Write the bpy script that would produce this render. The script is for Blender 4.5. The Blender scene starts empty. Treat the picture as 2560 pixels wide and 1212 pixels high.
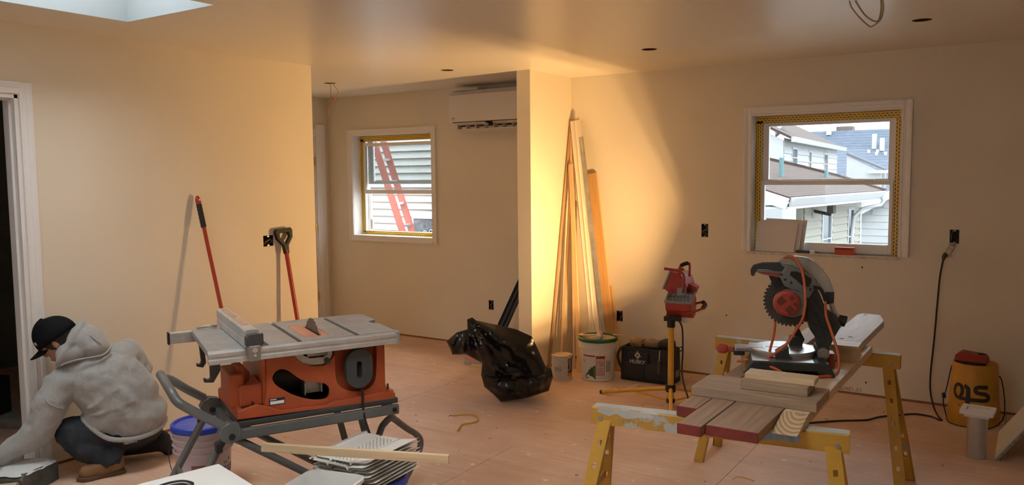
import bpy, bmesh, math, random
from math import pi, sin, cos, radians as R, sqrt, atan2
from mathutils import Vector, Matrix, Euler, noise
from mathutils.geometry import tessellate_polygon

S = bpy.context.scene
COL = S.collection
random.seed(7)
V = Vector

# ------------------------------------------------------------------ camera
YAW, PITCH, ROLL, CAMH, FPX = 0.5784, 0.0819, -0.0097, 1.5997, 2005.8
fw = V((-sin(YAW) * cos(PITCH), cos(YAW) * cos(PITCH), -sin(PITCH)))
rt = V((cos(YAW), sin(YAW), 0.0))
up = rt.cross(fw)
r2 = rt * cos(ROLL) + up * sin(ROLL)
u2 = up * cos(ROLL) - rt * sin(ROLL)
cd = bpy.data.cameras.new('camera')
cam = bpy.data.objects.new('camera', cd)
COL.objects.link(cam)
M = Matrix((r2, u2, -fw)).transposed().to_4x4()
M.translation = V((0, 0, CAMH))
cam.matrix_world = M
cd.sensor_fit = 'HORIZONTAL'
cd.sensor_width = 36.0
cd.lens = 36.0 * FPX / 2560.0
cd.clip_start = 0.05
cd.clip_end = 300
S.camera = cam

# ------------------------------------------------------------------ sky and exposure
w = bpy.data.worlds.new('overcast_sky')
S.world = w
w.use_nodes = True
bg = w.node_tree.nodes['Background']
bg.inputs[0].default_value = (0.92, 0.97, 1.0, 1)
# standard overcast sky: L = Lz (1 + 2 sin elevation) / 3
SKY_Z = 9.8
_tc = w.node_tree.nodes.new('ShaderNodeTexCoord')
_sx = w.node_tree.nodes.new('ShaderNodeSeparateXYZ')
_mx = w.node_tree.nodes.new('ShaderNodeMath')
_mx.operation = 'MAXIMUM'
_mx.inputs[1].default_value = 0.0
_ma = w.node_tree.nodes.new('ShaderNodeMath')
_ma.operation = 'MULTIPLY_ADD'
_ma.inputs[1].default_value = SKY_Z * 2 / 3
_ma.inputs[2].default_value = SKY_Z / 3
w.node_tree.links.new(_tc.outputs['Generated'], _sx.inputs[0])
w.node_tree.links.new(_sx.outputs['Z'], _mx.inputs[0])
w.node_tree.links.new(_mx.outputs[0], _ma.inputs[0])
w.node_tree.links.new(_ma.outputs[0], bg.inputs[1])
S.view_settings.view_transform = 'Standard'
S.view_settings.look = 'None'
S.view_settings.gamma = 1.0
S.view_settings.use_curve_mapping = False
S.view_settings.exposure = 0.3
LAMP_W = 42.0
_cy = S.cycles
_cy.max_bounces = 6
_cy.diffuse_bounces = 4
_cy.glossy_bounces = 3
_cy.transmission_bounces = 3
_cy.transparent_max_bounces = 8
_cy.use_adaptive_sampling = True
_cy.adaptive_threshold = 0.14
_cy.adaptive_min_samples = 16
_cy.use_denoising = True

# ------------------------------------------------------------------ helpers
MATS = {}


def mat(name, col=(.8, .8, .8), rough=.5, metal=0.0, var=0.0, vscale=6.0, bump=0.0, bscale=80.0, coat=0.0, spec=.5,
        stretch=None, alpha=None, col2=None, emit=None, detail=4.0, sheen=0.0):
    if name in MATS:
        return MATS[name]
    m = bpy.data.materials.new(name)
    m.use_nodes = True
    nt = m.node_tree
    b = nt.nodes['Principled BSDF']
    b.inputs['Base Color'].default_value = (*col, 1)
    b.inputs['Roughness'].default_value = rough
    b.inputs['Metallic'].default_value = metal
    b.inputs['Specular IOR Level'].default_value = spec
    b.inputs['Coat Weight'].default_value = coat
    if sheen:
        b.inputs['Sheen Weight'].default_value = sheen
    if emit:
        b.inputs['Emission Color'].default_value = (*emit[0], 1)
        b.inputs['Emission Strength'].default_value = emit[1]
    if var or bump:
        tc = nt.nodes.new('ShaderNodeTexCoord')
        mp = nt.nodes.new('ShaderNodeMapping')
        nt.links.new(tc.outputs['Object'], mp.inputs[0])
        if stretch:
            mp.inputs['Scale'].default_value = stretch
    if var:
        n = nt.nodes.new('ShaderNodeTexNoise')
        n.inputs['Scale'].default_value = vscale
        n.inputs['Detail'].default_value = detail
        n.inputs['Roughness'].default_value = .6
        nt.links.new(mp.outputs[0], n.inputs['Vector'])
        rp = nt.nodes.new('ShaderNodeValToRGB')
        c2 = col2 if col2 else tuple(c * (1 - var) for c in col)
        rp.color_ramp.elements[0].position = .33
        rp.color_ramp.elements[1].position = .67
        rp.color_ramp.elements[0].color = (*c2, 1)
        rp.color_ramp.elements[1].color = (*col, 1)
        nt.links.new(n.outputs['Fac'], rp.inputs[0])
        nt.links.new(rp.outputs[0], b.inputs['Base Color'])
    if bump:
        n2 = nt.nodes.new('ShaderNodeTexNoise')
        n2.inputs['Scale'].default_value = bscale
        n2.inputs['Detail'].default_value = 5
        nt.links.new(mp.outputs[0], n2.inputs['Vector'])
        bp = nt.nodes.new('ShaderNodeBump')
        bp.inputs['Strength'].default_value = bump
        bp.inputs['Distance'].default_value = .01
        nt.links.new(n2.outputs['Fac'], bp.inputs['Height'])
        nt.links.new(bp.outputs[0], b.inputs['Normal'])
    MATS[name] = m
    return m


def wood(name, c1, c2, rough=.6, axis=0, scale=14.0, spots=None):
    """grain running along a local axis"""
    if name in MATS:
        return MATS[name]
    m = bpy.data.materials.new(name)
    m.use_nodes = True
    nt = m.node_tree
    b = nt.nodes['Principled BSDF']
    b.inputs['Roughness'].default_value = rough
    tc = nt.nodes.new('ShaderNodeTexCoord')
    mp = nt.nodes.new('ShaderNodeMapping')
    sc = [scale, scale, scale]
    sc[axis] = scale * .06
    mp.inputs['Scale'].default_value = sc
    nt.links.new(tc.outputs['Object'], mp.inputs[0])
    n = nt.nodes.new('ShaderNodeTexNoise')
    n.inputs['Scale'].default_value = 3.0
    n.inputs['Detail'].default_value = 6
    n.inputs['Distortion'].default_value = .8
    nt.links.new(mp.outputs[0], n.inputs['Vector'])
    rp = nt.nodes.new('ShaderNodeValToRGB')
    rp.color_ramp.elements[0].position = .3
    rp.color_ramp.elements[1].position = .7
    rp.color_ramp.elements[0].color = (*c2, 1)
    rp.color_ramp.elements[1].color = (*c1, 1)
    nt.links.new(n.outputs['Fac'], rp.inputs[0])
    nt.links.new(rp.outputs[0], b.inputs['Base Color'])
    bp = nt.nodes.new('ShaderNodeBump')
    bp.inputs['Strength'].default_value = .15
    bp.inputs['Distance'].default_value = .004
    nt.links.new(n.outputs['Fac'], bp.inputs['Height'])
    nt.links.new(bp.outputs[0], b.inputs['Normal'])
    MATS[name] = m
    return m


class MB:
    def __init__(s):
        s.v = []
        s.f = []

    def add(s, vs, fs):
        o = len(s.v)
        s.v += [V(x) for x in vs]
        s.f += [tuple(i + o for i in f) for f in fs]
        return s

    def box(s, x0, x1, y0, y1, z0, z1, m=None):
        vs = [V((x, y, z)) for z in (z0, z1) for y in (y0, y1) for x in (x0, x1)]
        if m:
            vs = [m @ q for q in vs]
        return s.add(vs, [(0, 2, 3, 1), (4, 5, 7, 6), (0, 1, 5, 4), (2, 6, 7, 3), (0, 4, 6, 2), (1, 3, 7, 5)])

    def bar(s, p0, p1, wd, th, upv=(0, 0, 1), off=0.0):
        """rectangular bar from p0 to p1"""
        p0, p1 = V(p0), V(p1)
        d = p1 - p0
        L = d.length
        d.normalize()
        u = V(upv)
        sd = d.cross(u)
        if sd.length < 1e-4:
            sd = d.cross(V((1, 0, 0)))
        sd.normalize()
        u = sd.cross(d)
        m = Matrix((d, sd, u)).transposed().to_4x4()
        m.translation = p0
        return s.box(0, L, -wd / 2, wd / 2, -th / 2 + off, th / 2 + off, m)

    def cyl(s, p0, p1, r0, r1=None, n=16, caps=True):
        r1 = r0 if r1 is None else r1
        return s.rings([(p0, r0), (p1, r1)], n, caps)

    def rings(s, pr, n=16, caps=True, closed=False):
        P = [V(p) for p, r in pr]
        k = len(P)
        T = []
        for i in range(k):
            a = P[(i - 1) % k] if (closed or i > 0) else P[i]
            b = P[(i + 1) % k] if (closed or i < k - 1) else P[i]
            t = (b - a)
            T.append(t.normalized() if t.length > 1e-9 else V((0, 0, 1)))
        u = T[0].orthogonal().normalized()
        vs = []
        for i in range(k):
            u = u - T[i] * u.dot(T[i])
            if u.length < 1e-6:
                u = T[i].orthogonal()
            u.normalize()
            w_ = T[i].cross(u)
            r = pr[i][1]
            for j in range(n):
                a = 2 * pi * j / n
                vs.append(P[i] + (u * cos(a) + w_ * sin(a)) * r)
        fs = []
        for i in range(k if closed else k - 1):
            i2 = (i + 1) % k
            for j in range(n):
                j2 = (j + 1) % n
                fs.append((i * n + j, i * n + j2, i2 * n + j2, i2 * n + j))
        if caps and not closed:
            fs.append(tuple(reversed(range(n))))
            fs.append(tuple((k - 1) * n + j for j in range(n)))
        return s.add(vs, fs)

    def tube(s, pts, r, n=8, sm=4, closed=False):
        pts = [V(q) for q in pts]
        if sm > 1:
            pts = catmull(pts, sm, closed)
        return s.rings([(q, r) for q in pts], n, True, closed)

    def lathe(s, prof, n=32, o=(0, 0, 0), close=False):
        o = V(o)
        vs = []
        fs = []
        k = len(prof)
        for r, z in prof:
            for j in range(n):
                a = 2 * pi * j / n
                vs.append(o + V((r * cos(a), r * sin(a), z)))
        for i in range(k - 1):
            for j in range(n):
                j2 = (j + 1) % n
                fs.append((i * n + j, i * n + j2, (i + 1) * n + j2, (i + 1) * n + j))
        if prof[0][0] > 1e-6:
            fs.append(tuple(reversed(range(n))))
        if prof[-1][0] > 1e-6:
            fs.append(tuple((k - 1) * n + j for j in range(n)))
        return s.add(vs, fs)

    def prism(s, outer, a, b, m=None, holes=()):
        """2-D outline in local XY, extruded along local Z from a to b; m places it"""
        def area(p):
            return sum(p[i][0] * p[(i + 1) % len(p)][1] - p[(i + 1) % len(p)][0] * p[i][1] for i in range(len(p)))
        outer = list(outer)
        if area(outer) < 0:
            outer = outer[::-1]
        loops = [outer] + [list(h) if area(h) < 0 else list(h)[::-1] for h in holes]
        tri = tessellate_polygon([[V((x, y, 0)) for x, y in l] for l in loops])
        flat = [q for l in loops for q in l]
        n = len(flat)
        vs = [V((x, y, a)) for x, y in flat] + [V((x, y, b)) for x, y in flat]
        fs = []
        for t in tri:
            p = [flat[i] for i in t]
            ar = (p[1][0] - p[0][0]) * (p[2][1] - p[0][1]) - (p[2][0] - p[0][0]) * (p[1][1] - p[0][1])
            t = tuple(t) if ar > 0 else tuple(reversed(t))
            fs.append(tuple(i + n for i in t))
            fs.append(tuple(reversed(t)))
        o = 0
        for l in loops:
            k = len(l)
            for i in range(k):
                j = (i + 1) % k
                fs.append((o + i, o + j, o + j + n, o + i + n))
            o += k
        if m:
            vs = [m @ q for q in vs]
        return s.add(vs, fs)

    def build(s, name, m, parent=None, smooth=True, bevel=0.0, ang=35, sub=0, loc=None, rot=None, recalc=False):
        me = bpy.data.meshes.new(name)
        me.from_pydata([tuple(q) for q in s.v], [], s.f)
        if recalc:
            bm = bmesh.new()
            bm.from_mesh(me)
            bmesh.ops.recalc_face_normals(bm, faces=bm.faces)
            bm.to_mesh(me)
            bm.free()
        if smooth:
            me.polygons.foreach_set('use_smooth', [True] * len(me.polygons))
            if ang < 180:
                me.set_sharp_from_angle(angle=R(ang))
        me.materials.append(m)
        o = bpy.data.objects.new(name, me)
        COL.objects.link(o)
        if parent:
            o.parent = parent
        if loc:
            o.location = loc
        if rot:
            o.rotation_euler = rot
        if bevel:
            md = o.modifiers.new('bevel', 'BEVEL')
            md.width = bevel
            md.segments = 2
            md.limit_method = 'ANGLE'
            md.angle_limit = R(40)
            md.harden_normals = False
        if sub:
            md = o.modifiers.new('sub', 'SUBSURF')
            md.levels = sub
            md.render_levels = sub
        return o


def catmull(P, k=4, closed=False):
    out = []
    n = len(P)
    for i in range(n if closed else n - 1):
        if closed:
            a, b, c, d = P[(i - 1) % n], P[i], P[(i + 1) % n], P[(i + 2) % n]
        else:
            a, b, c, d = P[max(i - 1, 0)], P[i], P[i + 1], P[min(i + 2, n - 1)]
        for j in range(k):
            t = j / k
            out.append(.5 * ((2 * b) + (c - a) * t + (2 * a - 5 * b + 4 * c - d) * t * t + (3 * b - a - 3 * c + d) * t ** 3))
    if not closed:
        out.append(P[-1])
    return out


def empty(name, loc=(0, 0, 0), rz=0.0):
    o = bpy.data.objects.new(name, None)
    COL.objects.link(o)
    o.location = loc
    o.rotation_euler = (0, 0, rz)
    o.empty_display_size = .05
    return o


def tag(o, label=None, cat=None, group=None, kind=None):
    if label:
        o['label'] = label
    if cat:
        o['category'] = cat
    if group:
        o['group'] = group
    if kind:
        o['kind'] = kind
    return o


def thing(name, label, cat, loc=(0, 0, 0), rz=0.0, group=None):
    return tag(empty(name, loc, rz), label, cat, group)


def frame_m(o, ex, ey, ez=None):
    ex, ey = V(ex).normalized(), V(ey).normalized()
    ez = ex.cross(ey) if ez is None else V(ez)
    m = Matrix((ex, ey, ez)).transposed().to_4x4()
    m.translation = V(o)
    return m


def text_mesh(name, txt, size, m, material, parent=None, depth=.0008, bold=0.0, shear=0.0, bend=None, align='CENTER', sx=1.0):
    cu = bpy.data.curves.new(name, 'FONT')
    cu.body = txt
    cu.size = size
    cu.align_x = align
    cu.align_y = 'CENTER'
    cu.extrude = depth
    cu.offset = bold
    cu.shear = shear
    cu.resolution_u = 3
    t = bpy.data.objects.new('tmp', cu)
    COL.objects.link(t)
    dg = bpy.context.evaluated_depsgraph_get()
    me = bpy.data.meshes.new_from_object(t.evaluated_get(dg))
    bpy.data.objects.remove(t)
    for v in me.vertices:
        v.co.x *= sx
        v.co = bend(v.co) if bend else m @ v.co
    me.name = name
    me.materials.clear()
    me.materials.append(material)
    o = bpy.data.objects.new(name, me)
    COL.objects.link(o)
    if parent:
        o.parent = parent
    return o


def circle(cx, cy, r, n=24, a0=0.0):
    return [(cx + r * cos(a0 + 2 * pi * i / n), cy + r * sin(a0 + 2 * pi * i / n)) for i in range(n)]


def rrect(x0, x1, y0, y1, r, n=5):
    out = []
    for cx, cy, a in ((x1 - r, y1 - r, 0), (x0 + r, y1 - r, pi / 2), (x0 + r, y0 + r, pi), (x1 - r, y0 + r, 3 * pi / 2)):
        for i in range(n + 1):
            t = a + pi / 2 * i / n
            out.append((cx + r * cos(t), cy + r * sin(t)))
    return out


# ------------------------------------------------------------------ materials of the room
D, XL, YE, H = 6.131, -4.5765, 4.2816, 2.44
XA = -6.32                      # left wall of the alcove
XP, YP, TP = -3.376, 5.4526, .125   # partition
XR, YB = 1.15, -3.2              # sides of the room out of view
WALLC = (.81, .73, .595)
M_wall = mat('painted_drywall', WALLC, .55, var=.05, vscale=1.3, detail=1.0)
M_ceil = mat('satin_ceiling_paint', (.80, .74, .63), .3, spec=.55)
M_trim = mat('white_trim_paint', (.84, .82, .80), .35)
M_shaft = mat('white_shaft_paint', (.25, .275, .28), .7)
M_dark = mat('dark_cavity', (.02, .017, .015), .8)
M_vinyl = mat('white_vinyl', (.86, .85, .83), .35)
M_gap = mat('bottom_plate_wood', (.32, .15, .07), .7, var=.3, vscale=12)
M_blackplastic = mat('black_plastic', (.012, .012, .013), .45)
M_brass = mat('brass', (.75, .5, .18), .3, 1.0)


def floor_material():
    m = bpy.data.materials.new('dusty_subfloor')
    m.use_nodes = True
    nt = m.node_tree
    b = nt.nodes['Principled BSDF']
    L = nt.links.new
    tc = nt.nodes.new('ShaderNodeTexCoord')
    n1 = nt.nodes.new('ShaderNodeTexNoise')
    n1.inputs['Scale'].default_value = 1.6
    n1.inputs['Detail'].default_value = 4
    n1.inputs['Roughness'].default_value = .62
    L(tc.outputs['Object'], n1.inputs['Vector'])
    r1 = nt.nodes.new('ShaderNodeValToRGB')
    r1.color_ramp.elements[0].position = .3
    r1.color_ramp.elements[1].position = .72
    r1.color_ramp.elements[0].color = (.58, .355, .24, 1)
    r1.color_ramp.elements[1].color = (.77, .53, .385, 1)
    L(n1.outputs['Fac'], r1.inputs[0])
    # plywood streaks
    mp = nt.nodes.new('ShaderNodeMapping')
    mp.inputs['Rotation'].default_value = (0, 0, 0)
    mp.inputs['Scale'].default_value = (2, 22, 1)
    L(tc.outputs['Object'], mp.inputs[0])
    n2 = nt.nodes.new('ShaderNodeTexNoise')
    n2.inputs['Scale'].default_value = 1.5
    n2.inputs['Detail'].default_value = 3
    L(mp.outputs[0], n2.inputs['Vector'])
    mx = nt.nodes.new('ShaderNodeMixRGB')
    mx.blend_type = 'OVERLAY'
    mx.inputs[0].default_value = .3
    L(r1.outputs[0], mx.inputs[1])
    L(n2.outputs['Color'], mx.inputs[2])
    bw = nt.nodes.new('ShaderNodeRGBToBW')
    L(n2.outputs['Color'], bw.inputs[0])
    L(bw.outputs[0], mx.inputs[2])
    # pale plaster flecks and dark specks
    vo = nt.nodes.new('ShaderNodeTexVoronoi')
    vo.inputs['Scale'].default_value = 7
    L(tc.outputs['Object'], vo.inputs['Vector'])
    n3 = nt.nodes.new('ShaderNodeTexNoise')
    n3.inputs['Scale'].default_value = 30
    n3.inputs['Detail'].default_value = 3
    L(tc.outputs['Object'], n3.inputs['Vector'])
    ad = nt.nodes.new('ShaderNodeMath')
    ad.operation = 'MULTIPLY_ADD'
    ad.inputs[1].default_value = .22
    L(n3.outputs['Fac'], ad.inputs[0])
    L(vo.outputs['Distance'], ad.inputs[2])
    r3 = nt.nodes.new('ShaderNodeValToRGB')
    r3.color_ramp.elements[0].position = .175
    r3.color_ramp.elements[1].position = .21
    r3.color_ramp.elements[0].color = (.75, .75, .75, 1)
    r3.color_ramp.elements[1].color = (0, 0, 0, 1)
    L(ad.outputs[0], r3.inputs[0])
    mx2 = nt.nodes.new('ShaderNodeMixRGB')
    L(r3.outputs[0], mx2.inputs[0])
    L(mx.outputs[0], mx2.inputs[1])
    mx2.inputs[2].default_value = (.86, .77, .67, 1)
    L(mx2.outputs[0], b.inputs['Base Color'])
    b.inputs['Roughness'].default_value = .55
    return m


M_floor = floor_material()
st = lambda o: tag(o, kind='structure')

# ------------------------------------------------------------------ room shell
# floor: plywood sheets as pieces with joints between
FL = st(MB().box(XA - 2, XR, YB, D + .3, -.12, -.012).build('floor', mat('joint_dark', (.05, .03, .02), .9), None, smooth=False))
rows = [YB] + [round(3.888 + 1.22 * j, 3) for j in range(-5, 2)] + [D + .3]
for j in range(len(rows) - 1):
    off = -1.33 if round((rows[j] - 3.888) / 1.22) % 2 == 0 else -2.55
    xs = sorted([XA - 2, XR] + [x for x in (off + 2.44 * q for q in range(-4, 4)) if XA - 2 < x < XR])
    for i in range(len(xs) - 1):
        MB().box(xs[i] + .0014, xs[i + 1] - .0014, rows[j] + .0014, rows[j + 1] - .0014, -.012, 0).build('plywood_sheet', M_floor, FL, smooth=False)

# ceiling with the round light cut-outs and the skylight well
SKY = (-4.09, -3.36, 1.25, 2.54)
SKY_ADDED = (-1.95, -.95, .65, 2.15)  # second skylight, out of view, added to brighten the foreground
HOLES = [(-5.283, 5.16), (-3.925, 5.10), (-2.206, 5.085), (-.563, 5.033)]
cut = [circle(x, y, .052, 20) for x, y in HOLES] + [[(SKY[0], SKY[2]), (SKY[1], SKY[2]), (SKY[1], SKY[3]), (SKY[0], SKY[3])], [(SKY_ADDED[0], SKY_ADDED[2]), (SKY_ADDED[1], SKY_ADDED[2]), (SKY_ADDED[1], SKY_ADDED[3]), (SKY_ADDED[0], SKY_ADDED[3])]]
CE = st(MB().prism([(XA - 2, YB), (XR, YB), (XR, D + .2), (XA - 2, D + .2)], H, H + .016, None, cut).build('ceiling', M_ceil, None, smooth=False))
MB().prism([(XA - 2, YB), (XR, YB), (XR, D + .2), (XA - 2, D + .2)], H + .12, H + .13, None, cut[-2:]).build('ceiling_backing', M_dark, CE, smooth=False)
for x, y in HOLES:
    MB().rings([((x, y, H + .0004), .0512), ((x, y, H + .1), .0512)], 24, False).build('cutout_edge', mat('cutout_brown', (.10, .05, .022), .9), CE)
# shafts of the skylight and of the unseen added one
HS = H + .40
t = .02
for x0, x1, y0, y1 in (SKY, SKY_ADDED):
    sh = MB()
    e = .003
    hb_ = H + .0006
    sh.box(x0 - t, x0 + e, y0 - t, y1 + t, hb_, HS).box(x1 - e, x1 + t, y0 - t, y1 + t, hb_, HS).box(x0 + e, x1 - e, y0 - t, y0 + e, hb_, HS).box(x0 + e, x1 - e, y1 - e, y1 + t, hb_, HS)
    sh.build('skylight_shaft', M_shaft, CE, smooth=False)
    o = MB()
    h1 = HS + .001
    o.box(x0 - .05, x0 + .02, y0 - .05, y1 + .05, h1, h1 + .05).box(x1 - .02, x1 + .05, y0 - .05, y1 + .05, h1, h1 + .05).box(x0 + .02, x1 - .02, y0 - .05, y0 + .02, h1, h1 + .05).box(x0 + .02, x1 - .02, y1 - .02, y1 + .05, h1, h1 + .05)
    o.build('skylight_frame', M_vinyl, CE, smooth=False)


def glass_mat():
    m = bpy.data.materials.new('window_glass')
    m.use_nodes = True
    nt = m.node_tree
    nt.nodes.remove(nt.nodes['Principled BSDF'])
    tr = nt.nodes.new('ShaderNodeBsdfTransparent')
    tr.inputs[0].default_value = (.80, .83, .84, 1)
    gl = nt.nodes.new('ShaderNodeBsdfGlossy')
    gl.inputs['Roughness'].default_value = .02
    fr = nt.nodes.new('ShaderNodeFresnel')
    fr.inputs[0].default_value = 1.3
    mx = nt.nodes.new('ShaderNodeMixShader')
    L = nt.links.new
    L(fr.outputs[0], mx.inputs[0])
    L(tr.outputs[0], mx.inputs[1])
    L(gl.outputs[0], mx.inputs[2])
    L(mx.outputs[0], nt.nodes['Material Output'].inputs[0])
    return m


M_glass = glass_mat()

# wall planes: outlines in (along, z)
MY = lambda y: frame_m((0, y, 0), (1, 0, 0), (0, 0, 1))          # local x->X, y->Z, z->-Y
MX = lambda x: frame_m((x, 0, 0), (0, 1, 0), (0, 0, 1))          # local x->Y, y->Z, z->+X
W2 = (-1.82, -.785, 1.012, 2.04)
W1 = (-5.975, -4.925, 1.008, 2.037)
rect = lambda a, b, c, d: [(a, c), (b, c), (b, d), (a, d)]
GAP = .018
# outlet box cut-outs: (along, z, w, h)
OUT_B = [(-4.243, .402, .056, .092), (-2.182, 1.161, .056, .105), (-2.92, .412, .058, .09), (-.449, 1.168, .056, .095)]
OUT_L = [(3.83, 1.16, .09, .078)]
oc = lambda q: rect(q[0] - q[2] / 2, q[0] + q[2] / 2, q[1] - q[3] / 2, q[1] + q[3] / 2)
wb = MB().prism(rect(XA, XR, GAP, H), -.013, 0, MY(D), [rect(*W1), rect(*W2)] + [oc(q) for q in OUT_B])
WB = st(wb.build('wall_back', M_wall, None, smooth=False))
MB().prism(rect(XA - .1, XR + .1, -.1, H + .1), -.15, -.085, MY(D), [rect(q[0] - .03, q[1] + .03, q[2] - .03, q[3] + .03) for q in (W1, W2)]).build('sheathing', M_dark, WB, smooth=False)
MB().box(XA, XR, D + .004, D + .05, 0, .04).build('bottom_plate', M_gap, WB, smooth=False)
# left wall with the doorway to the dark room
DO = (1.29, 2.19, 2.06)          # y0,y1,top of the opening
wl = MB().prism([(YB, GAP), (DO[0], GAP), (DO[0], DO[2]), (DO[1], DO[2]), (DO[1], GAP), (YE, GAP), (YE, H), (YB, H)], -.013, 0, MX(XL), [oc(q) for q in OUT_L])
WLF = st(wl.build('wall_left', M_wall, None, smooth=False))
MB().prism([(YB, GAP), (DO[0], GAP), (DO[0], DO[2]), (DO[1], DO[2]), (DO[1], GAP), (YE - .013, GAP), (YE - .013, H), (YB, H)], -.12, -.1, MX(XL)).build('dark_room_side', M_wall, WLF, smooth=False)
MB().box(XL - .12, XL - .0135, YE - .0125, YE - .0005, GAP, H).build('end_cap', M_wall, WLF, smooth=False)
MB().box(XL - .11, XL - .004, DO[1], YE - .013, 0, .04).build('bottom_plate', M_gap, WLF, smooth=False)
MB().box(XL - .1, XL - .08, YB, DO[0] - .03, .05, H - .02).box(XL - .1, XL - .08, DO[1] + .03, YE - .02, .05, H - .02).build('stud_cavity', M_dark, WLF, smooth=False)
# partition stub
wp = MB().box(XP - TP, XP, YP, D, GAP, H)
WP = st(wp.build('wall_partition', M_wall, None, smooth=False))
MB().box(XP - TP + .004, XP - .004, YP + .004, D, 0, .04).build('bottom_plate', M_gap, WP, smooth=False)
# alcove: left wall with a door, and the return wall
DA = (5.08, 5.94, 2.03)
wa = MB().prism([(YE - .1, GAP), (DA[0], GAP), (DA[0], DA[2]), (DA[1], DA[2]), (DA[1], GAP), (D, GAP), (D, H), (YE - .1, H)], -.013, 0, MX(XA))
WA = st(wa.build('wall_alcove', M_wall, None, smooth=False))
st(MB().box(XA, XL - .12, YE - .113, YE - .1, GAP, H).build('wall_alcove_front', M_wall, None, smooth=False))
# out-of-view walls: right side, behind the camera (with an unseen window opening added for daylight), dark room
BW = (-3.3, -2.2, 1.0, 2.05)
st(MB().prism(rect(YB, D, 0, H), 0, .013, MX(XR)).build('wall_right', M_wall, None, smooth=False))
st(MB().prism(rect(XL, XR, 0, H), 0, .12, MY(YB), [rect(*BW)]).build('wall_front', M_wall, None, smooth=False))
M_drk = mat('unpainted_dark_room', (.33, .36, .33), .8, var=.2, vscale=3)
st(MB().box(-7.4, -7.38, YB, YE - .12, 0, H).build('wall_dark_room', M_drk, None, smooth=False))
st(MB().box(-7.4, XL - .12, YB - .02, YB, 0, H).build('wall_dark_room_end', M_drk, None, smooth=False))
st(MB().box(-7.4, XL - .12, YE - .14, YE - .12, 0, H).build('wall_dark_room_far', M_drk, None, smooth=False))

# casing profile boards (stepped)


def casing(name, parent, p0, p1, inward, out, wd=.057, mt=None):
    """moulded board from p0 to p1 along the opening edge; inward = direction away from the opening"""
    p0, p1, n, o = V(p0), V(p1), V(inward).normalized(), V(out).normalized()
    d = (p1 - p0).normalized()
    prof = [(0, 0), (0, .011), (.006, .013), (.012, .010), (.030, .011), (.036, .0155), (.043, .0165), (.049, .0185), (wd, .0185), (wd, 0)]
    m = frame_m(p0, n, o, d)
    return MB().prism(prof, 0, (p1 - p0).length, m).build(name, mt or M_trim, parent, smooth=False, recalc=True)


def corner_casing(root, x0, x1, z0, z1, plane, val, outw, bottom=True, wd=.057):
    if plane == 'y':
        f = lambda a, z: (a, val, z)
        hx = V((1, 0, 0))
    else:
        f = lambda a, z: (val, a, z)
        hx = V((0, 1, 0))
    zb = z0 - (wd if bottom else 0)
    casing('casing', root, f(x0, zb), f(x0, z1 + wd), -hx, outw, wd)
    casing('casing', root, f(x1, zb), f(x1, z1 + wd), hx, outw, wd)
    casing('casing', root, f(x0, z1), f(x1, z1), (0, 0, 1), outw, wd)
    if bottom:
        casing('casing', root, f(x0, z0), f(x1, z0), (0, 0, -1), outw, wd)

# ------------------------------------------------------------------ windows, doors


def tape_mat():
    m = bpy.data.materials.new('yellow_printed_tape')
    m.use_nodes = True
    nt = m.node_tree
    b = nt.nodes['Principled BSDF']
    b.inputs['Roughness'].default_value = .35
    L = nt.links.new
    tc = nt.nodes.new('ShaderNodeTexCoord')
    mp = nt.nodes.new('ShaderNodeMapping')
    mp.inputs['Scale'].default_value = (1, 1, 1)
    L(tc.outputs['Object'], mp.inputs[0])
    br = nt.nodes.new('ShaderNodeTexBrick')
    br.inputs['Scale'].default_value = 1.0
    br.inputs['Brick Width'].default_value = .027
    br.inputs['Row Height'].default_value = .0160
    br.inputs['Mortar Size'].default_value = .0048
    br.inputs['Mortar Smooth'].default_value = .1
    br.inputs['Color1'].default_value = (.055, .03, .008, 1)
    br.inputs['Color2'].default_value = (.17, .09, .02, 1)
    br.inputs['Mortar'].default_value = (.90, .62, .05, 1)
    L(mp.outputs[0], br.inputs['Vector'])
    L(br.outputs['Color'], b.inputs['Base Color'])
    return m


M_tape = tape_mat()


def tape(parent, p0, p1, wd, out):
    """strip of tape, local x along its length, local z facing out"""
    p0, p1 = V(p0), V(p1)
    d = (p1 - p0).normalized()
    o = V(out)
    y = o.cross(d)
    m = frame_m(p0, d, y, o)
    ob = MB().box(0, (p1 - p0).length, -wd / 2, wd / 2, 0, .0012).build('printed_tape', M_tape, parent, smooth=False)
    ob.matrix_local = m
    return ob


def ring_boxes(mb, x0, x1, z0, z1, y0, y1, wl_, wr, wb_, wt):
    mb.box(x0, x0 + wl_, y0, y1, z0, z1).box(x1 - wr, x1, y0, y1, z0, z1)
    mb.box(x0 + wl_, x1 - wr, y0, y1, z0, z0 + wb_).box(x0 + wl_, x1 - wr, y0, y1, z1 - wt, z1)
    return mb


def sash(root, name, x0, x1, z0, z1, y0, y1, ws, wb_, wt):
    s_ = ring_boxes(MB(), x0, x1, z0, z1, y0, y1, ws, ws, wb_, wt).build(name, M_vinyl, root, smooth=False, bevel=.003)
    ym = (y0 + y1) / 2
    MB().box(x0 + ws - .004, x1 - ws + .004, ym - .002, ym + .002, z0 + wb_ - .004, z1 - wt + .004).build('pane', M_glass, s_, smooth=False)
    return s_


FW = (0, -1, 0)
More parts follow.
